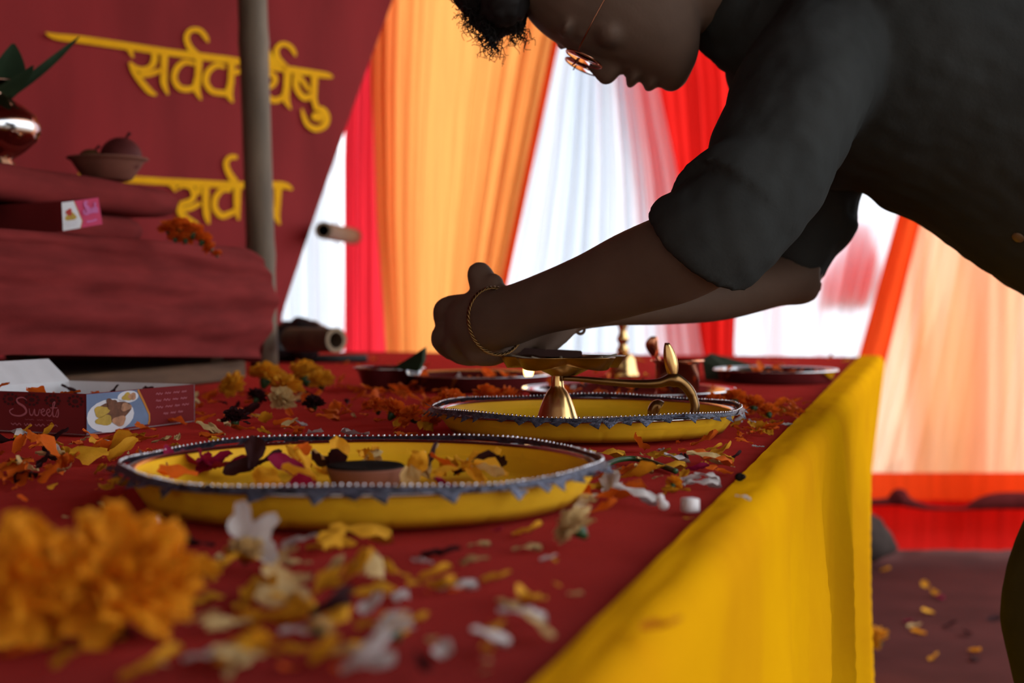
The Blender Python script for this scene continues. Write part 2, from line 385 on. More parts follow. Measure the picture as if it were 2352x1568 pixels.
# ------------------------------------------------------------------ banner with the painted lines
BP0 = Vector((-0.589, 3.2, 0)); BD = Vector((math.sin(math.radians(47)), math.cos(math.radians(47)), 0)); BN = Vector((BD.y, -BD.x, 0))
def bp(px, py, off=0.0):
    r = ray(px, py); C = Vector((0, 0, CAMZ))
    t = ((BP0 + BN*off) - C).dot(BN) / r.dot(BN)
    return C + r*t
def bzpy(px, z):     # py where the banner at this column meets height z
    lo, hi = -900, 1400
    for _ in range(30):
        mid = (lo+hi)/2
        if bp(px, mid).z > z: lo = mid
        else: hi = mid
    return lo
bx = lambda py: 880 - 0.319*py if py < 720 else 650
def banner_fn(xa, off, amp):
    def fn(u, v):
        z = 2.56 + (TZ+0.002-2.56)*v
        py = bzpy(500, z)
        x1 = bx(py)
        px = xa + (x1-xa)*u
        p = bp(px, bzpy(px, z), off); p.z = z
        return p + BN*(amp*math.sin(u*9+v*2)+amp*0.5*math.sin(u*23+1))
    return fn
ban = empty('painted_banner', bp(500, bzpy(500, TZ+0.004))); tag(ban, 'dark red cloth banner painted with two lines of yellow Devanagari words', 'banner')
b = MB(); b.grid(110, 40, banner_fn(-430, 0.0, 0.0025)); b.build('banner_cloth', M_banner, ban)
K = 900/2352
SH = 0
def letter(strokes, par=None, m=M_paint):
    global SH
    b = MB()
    for st in strokes:
        SH += 1
        q = catmull([(x*K, y*K, wd*K) for x, y, wd in st], 6)
        L = []; R = []
        for i, (x, y, wd) in enumerate(q):
            a = q[max(i-1, 0)]; c = q[min(i+1, len(q)-1)]
            dx, dy = c[0]-a[0], c[1]-a[1]; l = math.hypot(dx, dy) or 1
            nx, ny = -dy/l*wd/2, dx/l*wd/2
            off = 0.007 + 0.0003*(SH % 7)
            L.append(bp(x+nx, y+ny, off)); R.append(bp(x-nx, y-ny, off))
        n = len(b.v); b.v += [tuple(p) for pr in zip(L, R) for p in pr]
        b.f += [(n+2*i, n+2*i+1, n+2*i+3, n+2*i+2) for i in range(len(L)-1)]
    return b.build('letter', m, ban, smooth=False)
letter([[(275, 196, 8), (330, 218, 34), (480, 236, 44), (760, 276, 44), (1000, 312, 42), (1200, 338, 42), (1400, 364, 42), (1560, 394, 40), (1700, 412, 40), (1850, 435, 40), (1960, 452, 36), (1998, 464, 12)]])
letter([[(775, 290, 34), (800, 345, 14)], [(925, 315, 34), (928, 360, 38), (905, 402, 36), (860, 418, 32), (815, 405, 26), (778, 372, 12)], [(778, 372, 14), (805, 430, 32), (850, 492, 38), (900, 548, 36), (940, 570, 14)], [(840, 452, 30), (905, 442, 34), (965, 420, 26)], [(988, 330, 44), (985, 420, 40), (985, 500, 38), (1010, 568, 12)]])
letter([[(1195, 340, 42), (1190, 450, 40), (1180, 530, 44), (1208, 600, 10)], [(1170, 384, 22), (1110, 372, 32), (1062, 410, 36), (1046, 470, 36), (1076, 524, 36), (1130, 536, 36), (1185, 516, 34)]])
letter([[(1190, 340, 44), (1140, 285, 36), (1120, 225, 32), (1145, 183, 30), (1198, 182, 30), (1236, 224, 28), (1250, 254, 12)]])
letter([[(1352, 404, 22), (1300, 392, 32), (1250, 430, 36), (1236, 490, 36), (1270, 544, 36), (1330, 558, 36), (1390, 556, 34)], [(1392, 360, 40), (1388, 480, 38), (1376, 560, 44), (1398, 615, 12)], [(1390, 440, 30), (1450, 430, 32), (1490, 470, 30), (1480, 520, 20)]])
letter([[(1530, 390, 38), (1530, 500, 36), (1548, 600, 14)]])
letter([[(1556, 250, 30), (1590, 285, 38), (1650, 400, 40)], [(1715, 410, 46), (1668, 350, 36), (1660, 298, 32), (1692, 264, 30), (1738, 276, 28), (1766, 312, 26), (1774, 338, 12)]])
letter([[(1560, 432, 40), (1620, 440, 34), (1652, 470, 34), (1640, 508, 30), (1606, 530, 26)], [(1606, 526, 28), (1600, 568, 34), (1640, 602, 36), (1690, 590, 36), (1730, 560, 26)], [(1728, 420, 44), (1722, 520, 40), (1716, 590, 44), (1746, 656, 10)]])
letter([[(1890, 440, 42), (1886, 540, 38), (1886, 600, 36), (1908, 660, 30)], [(1785, 430, 38), (1776, 500, 36), (1792, 550, 36), (1832, 588, 36), (1885, 566, 30)], [(1790, 450, 28), (1830, 505, 26), (1862, 548, 24)]])
letter([[(1880, 650, 20), (1935, 658, 36), (1962, 700, 38), (1950, 750, 40), (1900, 774, 36), (1850, 750, 30), (1825, 700, 26), (1812, 652, 10)], [(1872, 700, 30), (1905, 700, 56), (1940, 708, 44)]])
letter([[(470, 1042, 8), (560, 1062, 26), (800, 1078, 42), (1000, 1090, 42), (1200, 1100, 42), (1400, 1110, 42), (1600, 1108, 42), (1710, 1114, 40), (1756, 1138, 12)]])
letter([[(1030, 1100, 40), (1056, 1148, 16)], [(1066, 1138, 12), (1095, 1118, 20), (1140, 1122, 30), (1166, 1164, 34), (1146, 1204, 34), (1090, 1222, 34)], [(1092, 1212, 24), (1080, 1268, 36), (1120, 1312, 42), (1192, 1344, 14)], [(1086, 1262, 30), (1150, 1246, 32), (1205, 1218, 26)], [(1236, 1116, 44), (1236, 1220, 40), (1242, 1290, 40), (1254, 1344, 14)], [(1192, 1110, 32), (1194, 1168, 26)]])
letter([[(1390, 1142, 22), (1335, 1140, 32), (1294, 1188, 36), (1292, 1250, 36), (1332, 1294, 38), (1382, 1280, 36), (1425, 1260, 34)], [(1428, 1110, 42), (1424, 1230, 40), (1432, 1320, 16)]])
letter([[(1412, 1095, 46), (1372, 1032, 36), (1358, 976, 32), (1386, 942, 30), (1425, 945, 26)]])
letter([[(1500, 1115, 34), (1500, 1170, 34), (1550, 1192, 34), (1600, 1182, 34), (1622, 1220, 34), (1592, 1260, 30), (1600, 1300, 26), (1634, 1330, 12)]])
letter([[(1670, 1120, 44), (1666, 1220, 40), (1660, 1290, 40), (1680, 1348, 12)]])

# bamboo pole in front of the banner, bamboo end, tubes
def bamboo(b, p0, p1, r0, r1, knots=(0.3, 0.62, 0.9), n=20):
    p0, p1 = Vector(p0), Vector(p1); P = []; R = []
    for i in range(61):
        t = i/60
        k = sum(0.10*math.exp(-((t-q)/0.006)**2) for q in knots)
        P.append(p0.lerp(p1, t)); R.append((r0+(r1-r0)*t)*(1+k))
    b.tube(P, R, n)
pb = at(607, 822, 2.72); pb.z = TZ+0.001; pt = at(538, -330, 2.62); pt.z = 2.58
b = MB(); bamboo(b, pb, pb.lerp(pt, 1.0), 0.0265, 0.0290, (0.12, 0.33, 0.55, 0.78))
tag(b.build('bamboo_pole', M_bamboo, None, loc=pb), 'upright grey-brown bamboo pole standing in front of the painted banner', 'pole')
s0, s1 = at(743, 529, 3.24), at(812, 543, 4.86)
bb = empty('bamboo_rail', s1); tag(bb, 'hollow end of a bamboo rail poking out past the banner edge', 'pole')
b = MB(); b.tube([s0.lerp(s1, i/30) for i in range(31)], [0.0195+0.008*i/30 for i in range(31)], 24, cap=False); b.tube([s0.lerp(s1, i/30) for i in range(31)], [0.0140+0.008*i/30 for i in range(31)], 24, cap=False); b.build('culm', M_bamboo, bb)
ax = (s0-s1).normalized(); a_ = ax.cross(Vector((0, 0, 1))).normalized(); c_ = a_.cross(ax); b = MB()
b.rings([[s0+ax*0.0004+(a_*math.cos(t)+c_*math.sin(t))*r_ for t in [2*PI*i/24 for i in range(24)]] for r_ in (0.0196, 0.0139)], False); b.build('cut_end', M_bambooend, bb)

# ------------------------------------------------------------------ altar table
TA = math.radians(15.8); E = Vector((math.sin(TA), math.cos(TA), 0)); LW = Vector((-math.cos(TA), math.sin(TA), 0)); B0 = Vector((-0.126, 0, 0))
def tp(s, wl, z=TZ): return B0 + E*s + LW*wl + Vector((0, 0, z))
def tsw(p):
    d = Vector((p.x, p.y, 0)) - B0
    return d.dot(E), d.dot(LW)
S0, S1, WR_, WL_ = 0.12, 3.43, -0.012, 1.85
tb = empty('altar_table', tp(1.7, 0.9, 0)); tag(tb, 'long wooden altar table under the red cloth and yellow drape', 'table')
b = MB(); rs = []
for z in (0.70, 0.732): rs.append([tp(S0+0.01, WR_+0.008, z), tp(S1-0.01, WR_+0.008, z), tp(S1-0.01, WL_-0.01, z), tp(S0+0.01, WL_-0.01, z)])
b.rings(rs); auto_normals(b.build('tabletop', M_wood, tb, False))
for s in (0.3, 1.75, 3.2):
    for wl in (0.15, 1.7):
        b = MB(); c = tp(s, wl, 0); b.box(c+Vector((0, 0, 0.35)), 0.035, 0.035, 0.35, -TA, 0.004); b.build('leg', M_wood, tb, False)
def clothz(p): return 0.0016*noise.noise(Vector((p.x*7, p.y*7, 1.3))) + 0.0007*noise.noise(Vector((p.x*25, p.y*25, 0)))
b = MB()
def topfn(u, v):
    p = tp(S0+(S1-S0)*v, WR_+(WL_-WR_)*u); p.z += clothz(p)-0.0012; return p
b.grid(120, 200, topfn)
def skirt(a, c, n):
    d = (c-a)
    b.grid(120, 12, lambda u, v: a + d*u + n*(0.004+0.05*v*v*0.4+0.02*v*math.sin(u*d.length*28+0.6*math.sin(u*9))) + Vector((0, 0, -(TZ-0.005)*v-0.0012)))
skirt(tp(S0, WR_), tp(S0, WL_), -E); skirt(tp(S0, WL_), tp(S1, WL_), LW); skirt(tp(S1, WL_), tp(S1, WR_), E)
auto_normals(b.build('tablecloth', M_tablered, None, loc=tp(1.7, 0.9))); bpy.data.objects['tablecloth']
tag(bpy.data.objects['tablecloth'], 'dark red tablecloth spread over the altar table', 'tablecloth')
# yellow drape over the edge
def drapefn(u, v):
    s = S0 + (S1+0.004-S0)*u
    ws = 0.010 + 0.030*(s/3.43)
    if v < 0.14:
        t = v/0.14; wl = -ws*t; z = TZ+0.0026+0.0006*math.sin(s*23)*t + 0.0008*noise.noise(Vector((s*20, t*2, 0)))
    elif v < 0.20:
        t = (v-0.14)/0.06; a = t*PI/2; wl = -ws-0.016*math.sin(a); z = TZ+0.0026-0.022*(1-math.cos(a))
    else:
        t = (v-0.20)/0.80; z = TZ-0.0194 - (TZ-0.0244)*t
        q = s+0.38*t; f = math.sin(q*15+1.1*math.sin(q*5)) + 0.5*math.sin(q*37+1) + 0.30*math.sin(q*71)
        g = math.exp(-(max(0, (3.25-s))/0.75)**2)
        wl = -ws-0.016 - (0.005+0.012*t)*min(1, t*6)*(1.2*f+0.3*math.sin(q*130))*(1-g) - 0.012*t*(1-g) + 0.036*g*min(1, t*2.2)
    return tp(s, wl, z)
b = MB(); b.grid(320, 60, drapefn)
dr = b.build('yellow_drape', M_drape, None, loc=tp(1.7, -0.05)); auto_normals(dr)
tag(dr, 'yellow cloth drape hanging over the edge of the red table', 'drape')
# ================================================================== raised stool and what stands on it
STZ = 0.955
SW = 0.915                       # its near side in table coordinates
st = empty('low_stool', tp(1.7, SW+0.25, TZ)); tag(st, 'low wooden stool hidden under a dark red velvet cover', 'stool')
rs = []
for z in (STZ-0.03, STZ-0.004): rs.append([tp(1.22, SW+0.012, z), tp(2.16, SW+0.012, z), tp(2.16, SW+0.46, z), tp(1.22, SW+0.46, z)])
b = MB(); b.rings(rs); auto_normals(b.build('seat', M_wood, st, False))
for s in (1.3, 2.10):
    for wl in (SW+0.06, SW+0.40):
        b = MB(); b.box(tp(s, wl, (TZ+0.0315+STZ-0.03)/2), 0.02, 0.02, (STZ-0.0615-TZ)/2, -TA, 0.003); b.build('leg', M_wood, st, False)
def coverfn(u, v):
    # v runs over the top from the far side, over the near side, down to the hem
    s = 1.20 + 0.985*u
    hem = 0.806 - 0.03*max(0, u-0.3)/0.7
    if v < 0.3:
        t = v/0.3; p = tp(s, SW+0.47-0.46*t, STZ+0.001)
    elif v < 0.4:
        t = (v-0.3)/0.1; a = t*PI/2; p = tp(s, SW+0.01-0.014*math.sin(a), STZ+0.001-0.014*(1-math.cos(a)))
    else:
        t = (v-0.4)/0.6; z = STZ-0.013 + (hem-(STZ-0.013))*t
        tip = max(0, (u-0.9)/0.1)
        s2 = s + 0.035*tip*math.sin(PI*min(1, t*1.15)) - 0.02*tip*t
        p = tp(s2, SW-0.004-0.010*math.sin(PI*t)+0.004*math.sin(z*120+u*7)+0.004*noise.noise(Vector((u*9, t*9, 2))), z)
    if u > 0.93:
        p.z -= 0.012*((u-0.93)/0.07)**2*(1 if v < 0.45 else max(0, 1-(v-0.45)*4))
    return p
b = MB(); b.grid(110, 70, coverfn)
b.grid(30, 14, lambda u, v: tp(2.183+0.012*math.sin(v*3)+0.03*v*(1-v), SW+0.004+0.46*u, STZ-0.012+(0.78-STZ)*v+0.0))
b.grid(30, 14, lambda u, v: tp(1.20-0.004*math.sin(v*9), SW+0.004+0.46*u, STZ+0.001+(0.80-STZ)*v))
cv = b.build('cover', M_stoolred, st); auto_normals(cv)
b = MB(); b.box(tp(1.70, SW+0.24, TZ+0.016), 0.215, 0.47, 0.0155, -TA, 0.003); tag(b.build('plank', M_wood, None, False, loc=tp(1.70, SW+0.24, TZ)), 'wooden plank lying under the velvet stool', 'plank')
# folded red cloths on the stool
def slab(name, label, s0, s1, w0, w1, z0, z1, seed, m=M_stoolred):
    b = MB(); n = 36; rs = []
    for j in range(9):
        a = PI*j/8 - PI/2
        zz = (z0+z1)/2 + (z1-z0)/2*math.sin(a); ins = 0.5*(z1-z0)*(1-math.cos(a))
        ring = []
        for i in range(n):
            t = i/n*4; k = int(t); f = t-k
            c = [(s0+ins, w0+ins), (s1-ins, w0+ins), (s1-ins, w1-ins), (s0+ins, w1-ins)]
            a0 = Vector(c[k]); a1 = Vector(c[(k+1) % 4]); q = a0.lerp(a1, f)
            p = tp(q.x, q.y, zz); p += Vector((noise.noise(p*12+Vector((seed, 0, 0))), noise.noise(p*12+Vector((0, seed, 0))), 0))*0.006
            p.z += 0.005*noise.noise(p*9)*(1 if j > 4 else 0)
            ring.append(p)
        rs.append(ring)
    b.rings(rs); o = b.build(name, m, None, loc=tp((s0+s1)/2, (w0+w1)/2, z0)); auto_normals(o)
    return tag(o, label, 'cloth')
slab('folded_cloth', 'lower folded red cloth lying on the velvet stool', 1.72, 2.02, 1.04, 1.34, STZ+0.0015, STZ+0.046, 1)
slab('folded_cloth', 'upper folded red cloth carrying the clay bowl', 1.45, 2.09, 1.02, 1.36, STZ+0.047, STZ+0.095, 2)
UZ = STZ+0.0975
# clay bowl with fruit
bc = at(248, 425, 2.16); s_, w_ = tsw(bc); bc = Vector((bc.x, bc.y, UZ-0.001))
bo = empty('clay_bowl', bc); tag(bo, 'dark clay bowl with a flat rim standing on the folded cloth', 'bowl')
k = pxm(2.16)
b = MB(); b.lathe([(0.001, 0.002), (0.030, 0), (0.036, 0.002), (0.052, 0.026), (0.055, 0.030), (0.060, 0.0315), (0.060, 0.034), (0.052, 0.034), (0.046, 0.028), (0.030, 0.010), (0.001, 0.008)], bc, 40, cap=False)
b.build('bowl_body', M_clay, bo)
b = MB(); b.lathe([(0.0575, 0.0312), (0.0605, 0.0325), (0.0575, 0.0345)], bc, 40, cap=False); b.build('rim', M_clay, bo)
def fruit(px, py, d, r, label, m, squash=0.95):
    c = at(px, py, d); e = empty('fruit', c - Vector((0, 0, r*squash))); tag(e, label, 'fruit')
    b = MB(); b.lathe([(0.0005, -r*squash*0.93)] + [(r*math.cos(a)*(1-0.06*max(0, math.sin(a))**6), r*squash*math.sin(a)-(0.12*r if a > 1.4 else 0)) for a in [-1.35+0.19*i for i in range(15)]] + [(0.0005, r*squash*0.80)], c, 24, cap=False)
    b.build('flesh', m, e)
    b = MB(); b.tube([c+Vector((0.006, 0, r*squash*0.82)), c+Vector((0.010, 0, r*squash*1.08)), c+Vector((0.014, 0, r*squash*1.22))], [0.0018, 0.0016, 0.0030], 8); b.build('stalk', M_soot, e)
M_apple = mat('dark_fruit', (0.10, 0.022, 0.02), rough=0.6, var=0.3, scale=20, spec=0.1)
M_apple2 = mat('brown_fruit', (0.11, 0.05, 0.02), rough=0.6, var=0.3, scale=20, spec=0.1)
fruit(278, 360, 2.155, 0.031, 'round dark red fruit in the clay bowl', M_apple)
fruit(208, 371, 2.150, 0.020, 'small brown fruit beside the red one in the clay bowl', M_apple2)
# metal kalash pot with leaves
kc = at(-26, 404, 1.93); kc.z = UZ - 0.002
kl = empty('metal_pot', kc); tag(kl, 'shiny dark metal pot at the end of the folded cloths', 'pot')
b = MB(); b.lathe([(0.001, 0.001), (0.030, 0), (0.034, 0.004), (0.030, 0.010), (0.045, 0.020), (0.062, 0.035), (0.068, 0.052), (0.062, 0.070), (0.045, 0.084), (0.032, 0.092), (0.030, 0.100), (0.036, 0.108), (0.048, 0.112), (0.048, 0.1145), (0.034, 0.111), (0.026, 0.098)], kc, 48, cap=False)
b.build('body', mat('dark_copper', (0.40, 0.22, 0.15), rough=0.12, metal=1.0, var=0.1), kl)
b = MB(); b.lathe([(0.0675, 0.046), (0.0690, 0.052), (0.0675, 0.058)], kc, 48, cap=False); b.build('band', M_steel, kl)
def leaf_blade(name, base, tip, wd, m, label=None, cat=None, group=None, parent=None, side=None, arch=0.0):
    base, tip = Vector(base), Vector(tip); d = tip-base
    sd = (side or d.cross(Vector((0, 1, 0.2)))).normalized(); up = sd.cross(d).normalized()
    b = MB()
    def fn(u, v):
        ww = wd*math.sin(PI*min(1, (v*0.92+0.06)))**0.8*(1-0.3*v)
        p = base + d*v + up*(arch*4*v*(1-v)) + sd*(ww*(u-0.5)*2) + up*(abs(u-0.5)*ww*0.5)
        return p
    b.grid(7, 14, fn)
    o = b.build(name, m, parent, loc=base if parent is None else None)
    if label: tag(o, label, cat, group)
    return o
top = kc + Vector((0, 0, 0.105))
for i, (px, py, d, wd) in enumerate([(182, 84, 1.98, 0.012), (30, 100, 1.92, 0.030), (-60, 60, 1.95, 0.03), (75, 150, 1.90, 0.022), (-120, 150, 1.9, 0.03)]):
    leaf_blade('leaf', top + Vector((0.016*math.cos(i*1.3), 0.016*math.sin(i*1.3), -0.02)), at(px, py, d), wd, M_darkleaf, ['narrow dark leaf blade leaning out of the metal pot', 'broad dark leaf standing up in the metal pot'][0 if i == 0 else 1], 'leaf', None if i == 0 else 'broad leaves in the metal pot', side=Vector((0.8, 0.5, 0.1)), arch=0.006)
# card sweet boxes -----------------------------------------------------
def onplane(o, ux, uy, nrm, off):
    return lambda x, y: o + ux*x + uy*y + nrm*off
def ribbon2d(b, f, st, sc=1.0, n=5):
    q = catmull(st, n); L = []; R = []
    for i, (x, y, wd) in enumerate(q):
        a = q[max(i-1, 0)]; c = q[min(i+1, len(q)-1)]; dx, dy = c[0]-a[0], c[1]-a[1]; l = math.hypot(dx, dy) or 1
        nx, ny = -dy/l*wd/2*sc, dx/l*wd/2*sc
        L.append(f(x+nx, y+ny)); R.append(f(x-nx, y-ny))
    k = len(b.v); b.v += [tuple(p) for pr in zip(L, R) for p in pr]
    b.f += [(k+2*i, k+2*i+1, k+2*i+3, k+2*i+2) for i in range(len(L)-1)]
def disc2d(b, f, cx, cy, rx, ry, n=20, wob=0.0, rot=0.0):
    pts = []
    for i in range(n):
        a = 2*PI*i/n; r = 1+wob*math.sin(a*3+cx*900)
        x, y = rx*r*math.cos(a), ry*r*math.sin(a)
        pts.append(f(cx+x*math.cos(rot)-y*math.sin(rot), cy+x*math.sin(rot)+y*math.cos(rot)))
    b.poly(pts)
UPV = Vector((0, 0, 1))
c0 = on(197, 1001); cR = on(455, 968); dR = (cR-c0).normalized(); dL = Vector((-dR.y, dR.x, 0))   # right and left going sides
LR, LL, HB = 0.172, 0.170, 0.0405
sb = empty('sweet_box', c0 + (dR*LR+dL*LL)*0.5); tag(sb, 'open red card box lettered Sweets lying among petals on the tablecloth', 'box')
def panel(name, a, dirv, ln, h, m, parent, lean=Vector((0, 0, 0)), th=0.0012):
    b = MB(); n = dirv.cross(UPV).normalized()*th
    p = [a, a+dirv*ln, a+dirv*ln+n*-1, a-n]
    tp_ = [q + UPV*h + lean for q in p]
    b.hexa(p+tp_); o = b.build(name, m, parent, False); auto_normals(o); return o
pR = panel('side_panel', c0, dR, LR, HB, M_cardred, sb)
pL = panel('side_panel', c0, dL, LL, HB, M_cardred, sb, th=-0.0012)
panel('side_panel', c0+dL*LL, dR, LR, HB, M_cardwhite, sb)
panel('side_panel', c0+dR*LR, dL, LL, HB, M_cardwhite, sb)
b = MB(); b.hexa([c0+UPV*0.0008, c0+dR*LR+UPV*0.0008, c0+dR*LR+dL*LL+UPV*0.0008, c0+dL*LL+UPV*0.0008]+[c0+UPV*0.0016, c0+dR*LR+UPV*0.0016, c0+dR*LR+dL*LL+UPV*0.0016, c0+dL*LL+UPV*0.0016]); b.build('base', M_cardwhite, sb, False)
# raised lid flap at the back
fa = c0+dL*LL+UPV*HB
b = MB(); b.hexa([fa, fa+dR*LR, fa+dR*LR+dL*0.001, fa+dL*0.001] + [q+UPV*0.024+dL*0.030 for q in (fa+dR*0.05, fa+dR*(LR+0.0), fa+dR*LR+dL*0.001, fa+dR*0.05+dL*0.001)]); auto_normals(b.build('flap', M_cardwhite, sb, False))
# print on the right-going side: x along dR, y up
nR = Vector((dR.y, -dR.x, 0)); nL = Vector((-dL.y, dL.x, 0)); nL = nL if nL.y < 0 else -nL
fR = lambda off: (lambda x, y: c0 + dR*x + UPV*y + nR*off)
def flat(name, m, par, items):
    b = MB()
    for it in items: it(b)
    o = b.build(name, m, par, False); return o
W = 0.093
flat('photo_print', M_printblue, pR, [lambda b: b.poly([fR(0.0004)(0.001, 0.002), fR(0.0004)(W, 0.004), fR(0.0004)(W+0.002, 0.014), fR(0.0004)(W-0.016, HB-0.0005), fR(0.0004)(0.001, HB-0.0005)])])
flat('photo_print', M_printorange, pR, [lambda b: ribbon2d(b, fR(0.0007), [(W, 0.004, .0025), (W+0.002, 0.014, .0025), (W-0.016, HB-0.0005, .003)], n=2)])
flat('photo_print', M_printplate, pR, [lambda b: disc2d(b, fR(0.0006), 0.036, 0.017, 0.035, 0.0165), lambda b: disc2d(b, fR(0.0006), 0.062, 0.034, 0.016, 0.006)])
flat('photo_print', M_printyellow, pR, [lambda b: disc2d(b, fR(0.0009), 0.022, 0.022, 0.011, 0.0055, wob=.15), lambda b: disc2d(b, fR(0.0009), 0.026, 0.013, 0.012, 0.005, wob=.15), lambda b: disc2d(b, fR(0.0009), 0.060, 0.034, 0.007, 0.004, wob=.2)])
flat('photo_print', M_printbrown, pR, [lambda b: disc2d(b, fR(0.0008), 0.042, 0.021, 0.024, 0.010, wob=.12), lambda b: disc2d(b, fR(0.0012), 0.036, 0.029, 0.007, 0.005, wob=.3)])
flat('photo_print', M_printtan, pR, [lambda b: disc2d(b, fR(0.0011), 0.048, 0.011, 0.010, 0.005, wob=.15), lambda b: disc2d(b, fR(0.0011), 0.058, 0.024, 0.008, 0.004, wob=.15), lambda b: disc2d(b, fR(0.0011), 0.068, 0.034, 0.006, 0.0035, wob=.15)])
rr = random.Random(5)
def wordrow(b, f, x0, x1, y, h, wd):
    x = x0
    while x < x1:
        l = rr.uniform(0.007, 0.013); st = []
        for i in range(6): st.append((x+l*i/5, y+h*(0.5 if i % 2 else -0.4)*rr.uniform(.5, 1), wd))
        ribbon2d(b, f, st, n=3); x += l+0.004
flat('printed_words', M_printpink, pR, [lambda b: [wordrow(b, fR(0.0006), 0.106, 0.158, y, 0.0022, 0.0007) for y in (0.034, 0.027, 0.020)], lambda b: wordrow(b, fR(0.0006), 0.118, 0.150, 0.013, 0.0022, 0.0007)])
# left-going side: reading direction runs towards the corner, x = distance left of the corner
fL = lambda off: (lambda x, y: c0 + dL*x + UPV*y + nL*off)
flat('flower_print', M_printdark, pL, [lambda b: [disc2d(b, fL(0.0005), cx+0.0085*math.cos(a), 0.033+0.0050*math.sin(a), 0.0020, 0.0014, 8) for cx in (0.012, 0.040, 0.066, 0.093, 0.118) for a in [PI/5*i for i in range(10)]], lambda b: [disc2d(b, fL(0.0005), cx, 0.033, 0.0038, 0.0022, 10) for cx in (0.012, 0.040, 0.066, 0.093, 0.118)]])
SX = lambda x, y: (0.094 - x*0.062, 0.0165 + y*0.0185)
def sw(pts): return [(*SX(x, y), wd) for x, y, wd in pts]
SWEETS = [[(0.36, 0.86, .0004), (0.27, 1.0, .0012), (0.16, 0.92, .0016), (0.17, 0.72, .0020), (0.30, 0.50, .0024), (0.34, 0.22, .0022), (0.22, 0.02, .0016), (0.06, 0.06, .0012), (0.00, 0.26, .0012), (0.08, 0.40, .0008)],
          [(0.40, 0.42, .0008), (0.42, 0.12, .0014), (0.47, 0.10, .0010), (0.51, 0.40, .0010), (0.52, 0.12, .0014), (0.58, 0.10, .0010), (0.61, 0.38, .0008), (0.64, 0.36, .0006)],
          [(0.63, 0.22, .0008), (0.71, 0.34, .0010), (0.68, 0.44, .0010), (0.64, 0.26, .0012), (0.69, 0.08, .0012), (0.74, 0.16, .0008)],
          [(0.74, 0.18, .0008), (0.82, 0.32, .0010), (0.79, 0.44, .0010), (0.75, 0.26, .0012), (0.80, 0.06, .0012), (0.85, 0.14, .0008)],
          [(0.85, 0.14, .0008), (0.92, 0.78, .0012), (0.88, 0.70, .0008), (0.88, 0.12, .0014), (0.92, 0.06, .0008)], [(0.83, 0.50, .0008), (0.97, 0.52, .0008)],
          [(0.93, 0.08, .0008), (0.98, 0.44, .0010), (0.99, 0.22, .0014), (0.97, 0.04, .0012), (0.93, 0.08, .0008)]]
flat('lettering', M_printpink, pL, [lambda b: [ribbon2d(b, fL(0.0007), sw(s), n=8) for s in SWEETS]])
flat('printed_words', M_printpink, pL, [lambda b: wordrow(b, fL(0.0006), 0.034, 0.088, 0.0085, 0.0026, 0.0009), lambda b: wordrow(b, fL(0.0006), 0.040, 0.072, 0.0135, 0.0010, 0.0003)])
flat('stripe_print', M_printorange, pL, [lambda b: ribbon2d(b, fL(0.0007), [(0.1115, 0.003, .004), (0.142, HB-0.004, .004)], n=2)])
flat('corner_print', M_printplate, pL, [lambda b: b.poly([fL(0.0006)(0.113, 0.002), fL(0.0006)(0.144, HB-0.004), fL(0.0006)(LL-0.001, HB-0.004), fL(0.0006)(LL-0.001, 0.002)])])
# second sweet box on the stool, pink label towards us
q0 = at(143, 536, 1.80); dz = STZ+0.0015-q0.z
A0 = Vector((q0.x, q0.y, STZ+0.002)); A1 = at(236, 516, 1.84); B1 = at(226, 452, 1.84); B0_ = at(140, 464, 1.80)
Lb = at(-40, 536, 1.93); Lb.z = STZ+0.002; Lt = at(-40, 472, 1.93)
s2 = empty('sweet_box', A0); tag(s2, 'closed card sweet box with a pink and white end label on the stool', 'box')
back = (Lb-A0)
b = MB(); b.hexa([A0, A1, A1+back, Lb, B0_, B1, B1+back, Lt]); o = b.build('carton', M_cardred, s2, False); auto_normals(o)
ux = (A1-A0); uy = (B0_-A0); uyR = (B1-A1); nn = ux.cross(uy).normalized(); nn = nn if nn.y < 0 else -nn
def fP(off):
    def f(x, y):
        lo = A0+ux*x; hi = B0_+(B1-B0_)*x
        return lo.lerp(hi, y)+nn*off
    return f
flat('label_card', M_cardpink, s2, [lambda b: b.poly([fP(0.0006)(0.01, 0.02), fP(0.0006)(0.99, 0.02), fP(0.0006)(0.99, 0.98), fP(0.0006)(0.01, 0.98)])])
flat('label_card', M_cardwhite, s2, [lambda b: b.poly([fP(0.0010)(0.01, 0.02), fP(0.0010)(0.44, 0.02), fP(0.0010)(0.50, 0.25), fP(0.0010)(0.33, 0.98), fP(0.0010)(0.01, 0.98)])])
flat('label_print', M_printorange, s2, [lambda b: ribbon2d(b, fP(0.0012), [(0.44, 0.02, .02), (0.50, 0.25, .02), (0.33, 0.98, .02)], n=1)])
flat('label_print', M_printyellow, s2, [lambda b: disc2d(b, fP(0.0014), 0.22, 0.46, 0.14, 0.14, wob=.15)])
flat('label_print', M_printred, s2, [lambda b: disc2d(b, fP(0.0016), 0.18, 0.62, 0.08, 0.12, wob=.15)])
flat('label_print', M_printplate, s2, [lambda b: disc2d(b, fP(0.0013), 0.22, 0.24, 0.16, 0.13)])
flat('lettering', M_printlilac, s2, [lambda b: [ribbon2d(b, fP(0.0014), [(0.56+x*0.34, 0.45+y*0.45, wd*45) for x, y, wd in s], n=5) for s in SWEETS], lambda b: ribbon2d(b, fP(0.0014), [(0.60, 0.20, .07), (0.72, 0.19, .06), (0.86, 0.22, .07)], n=3)])
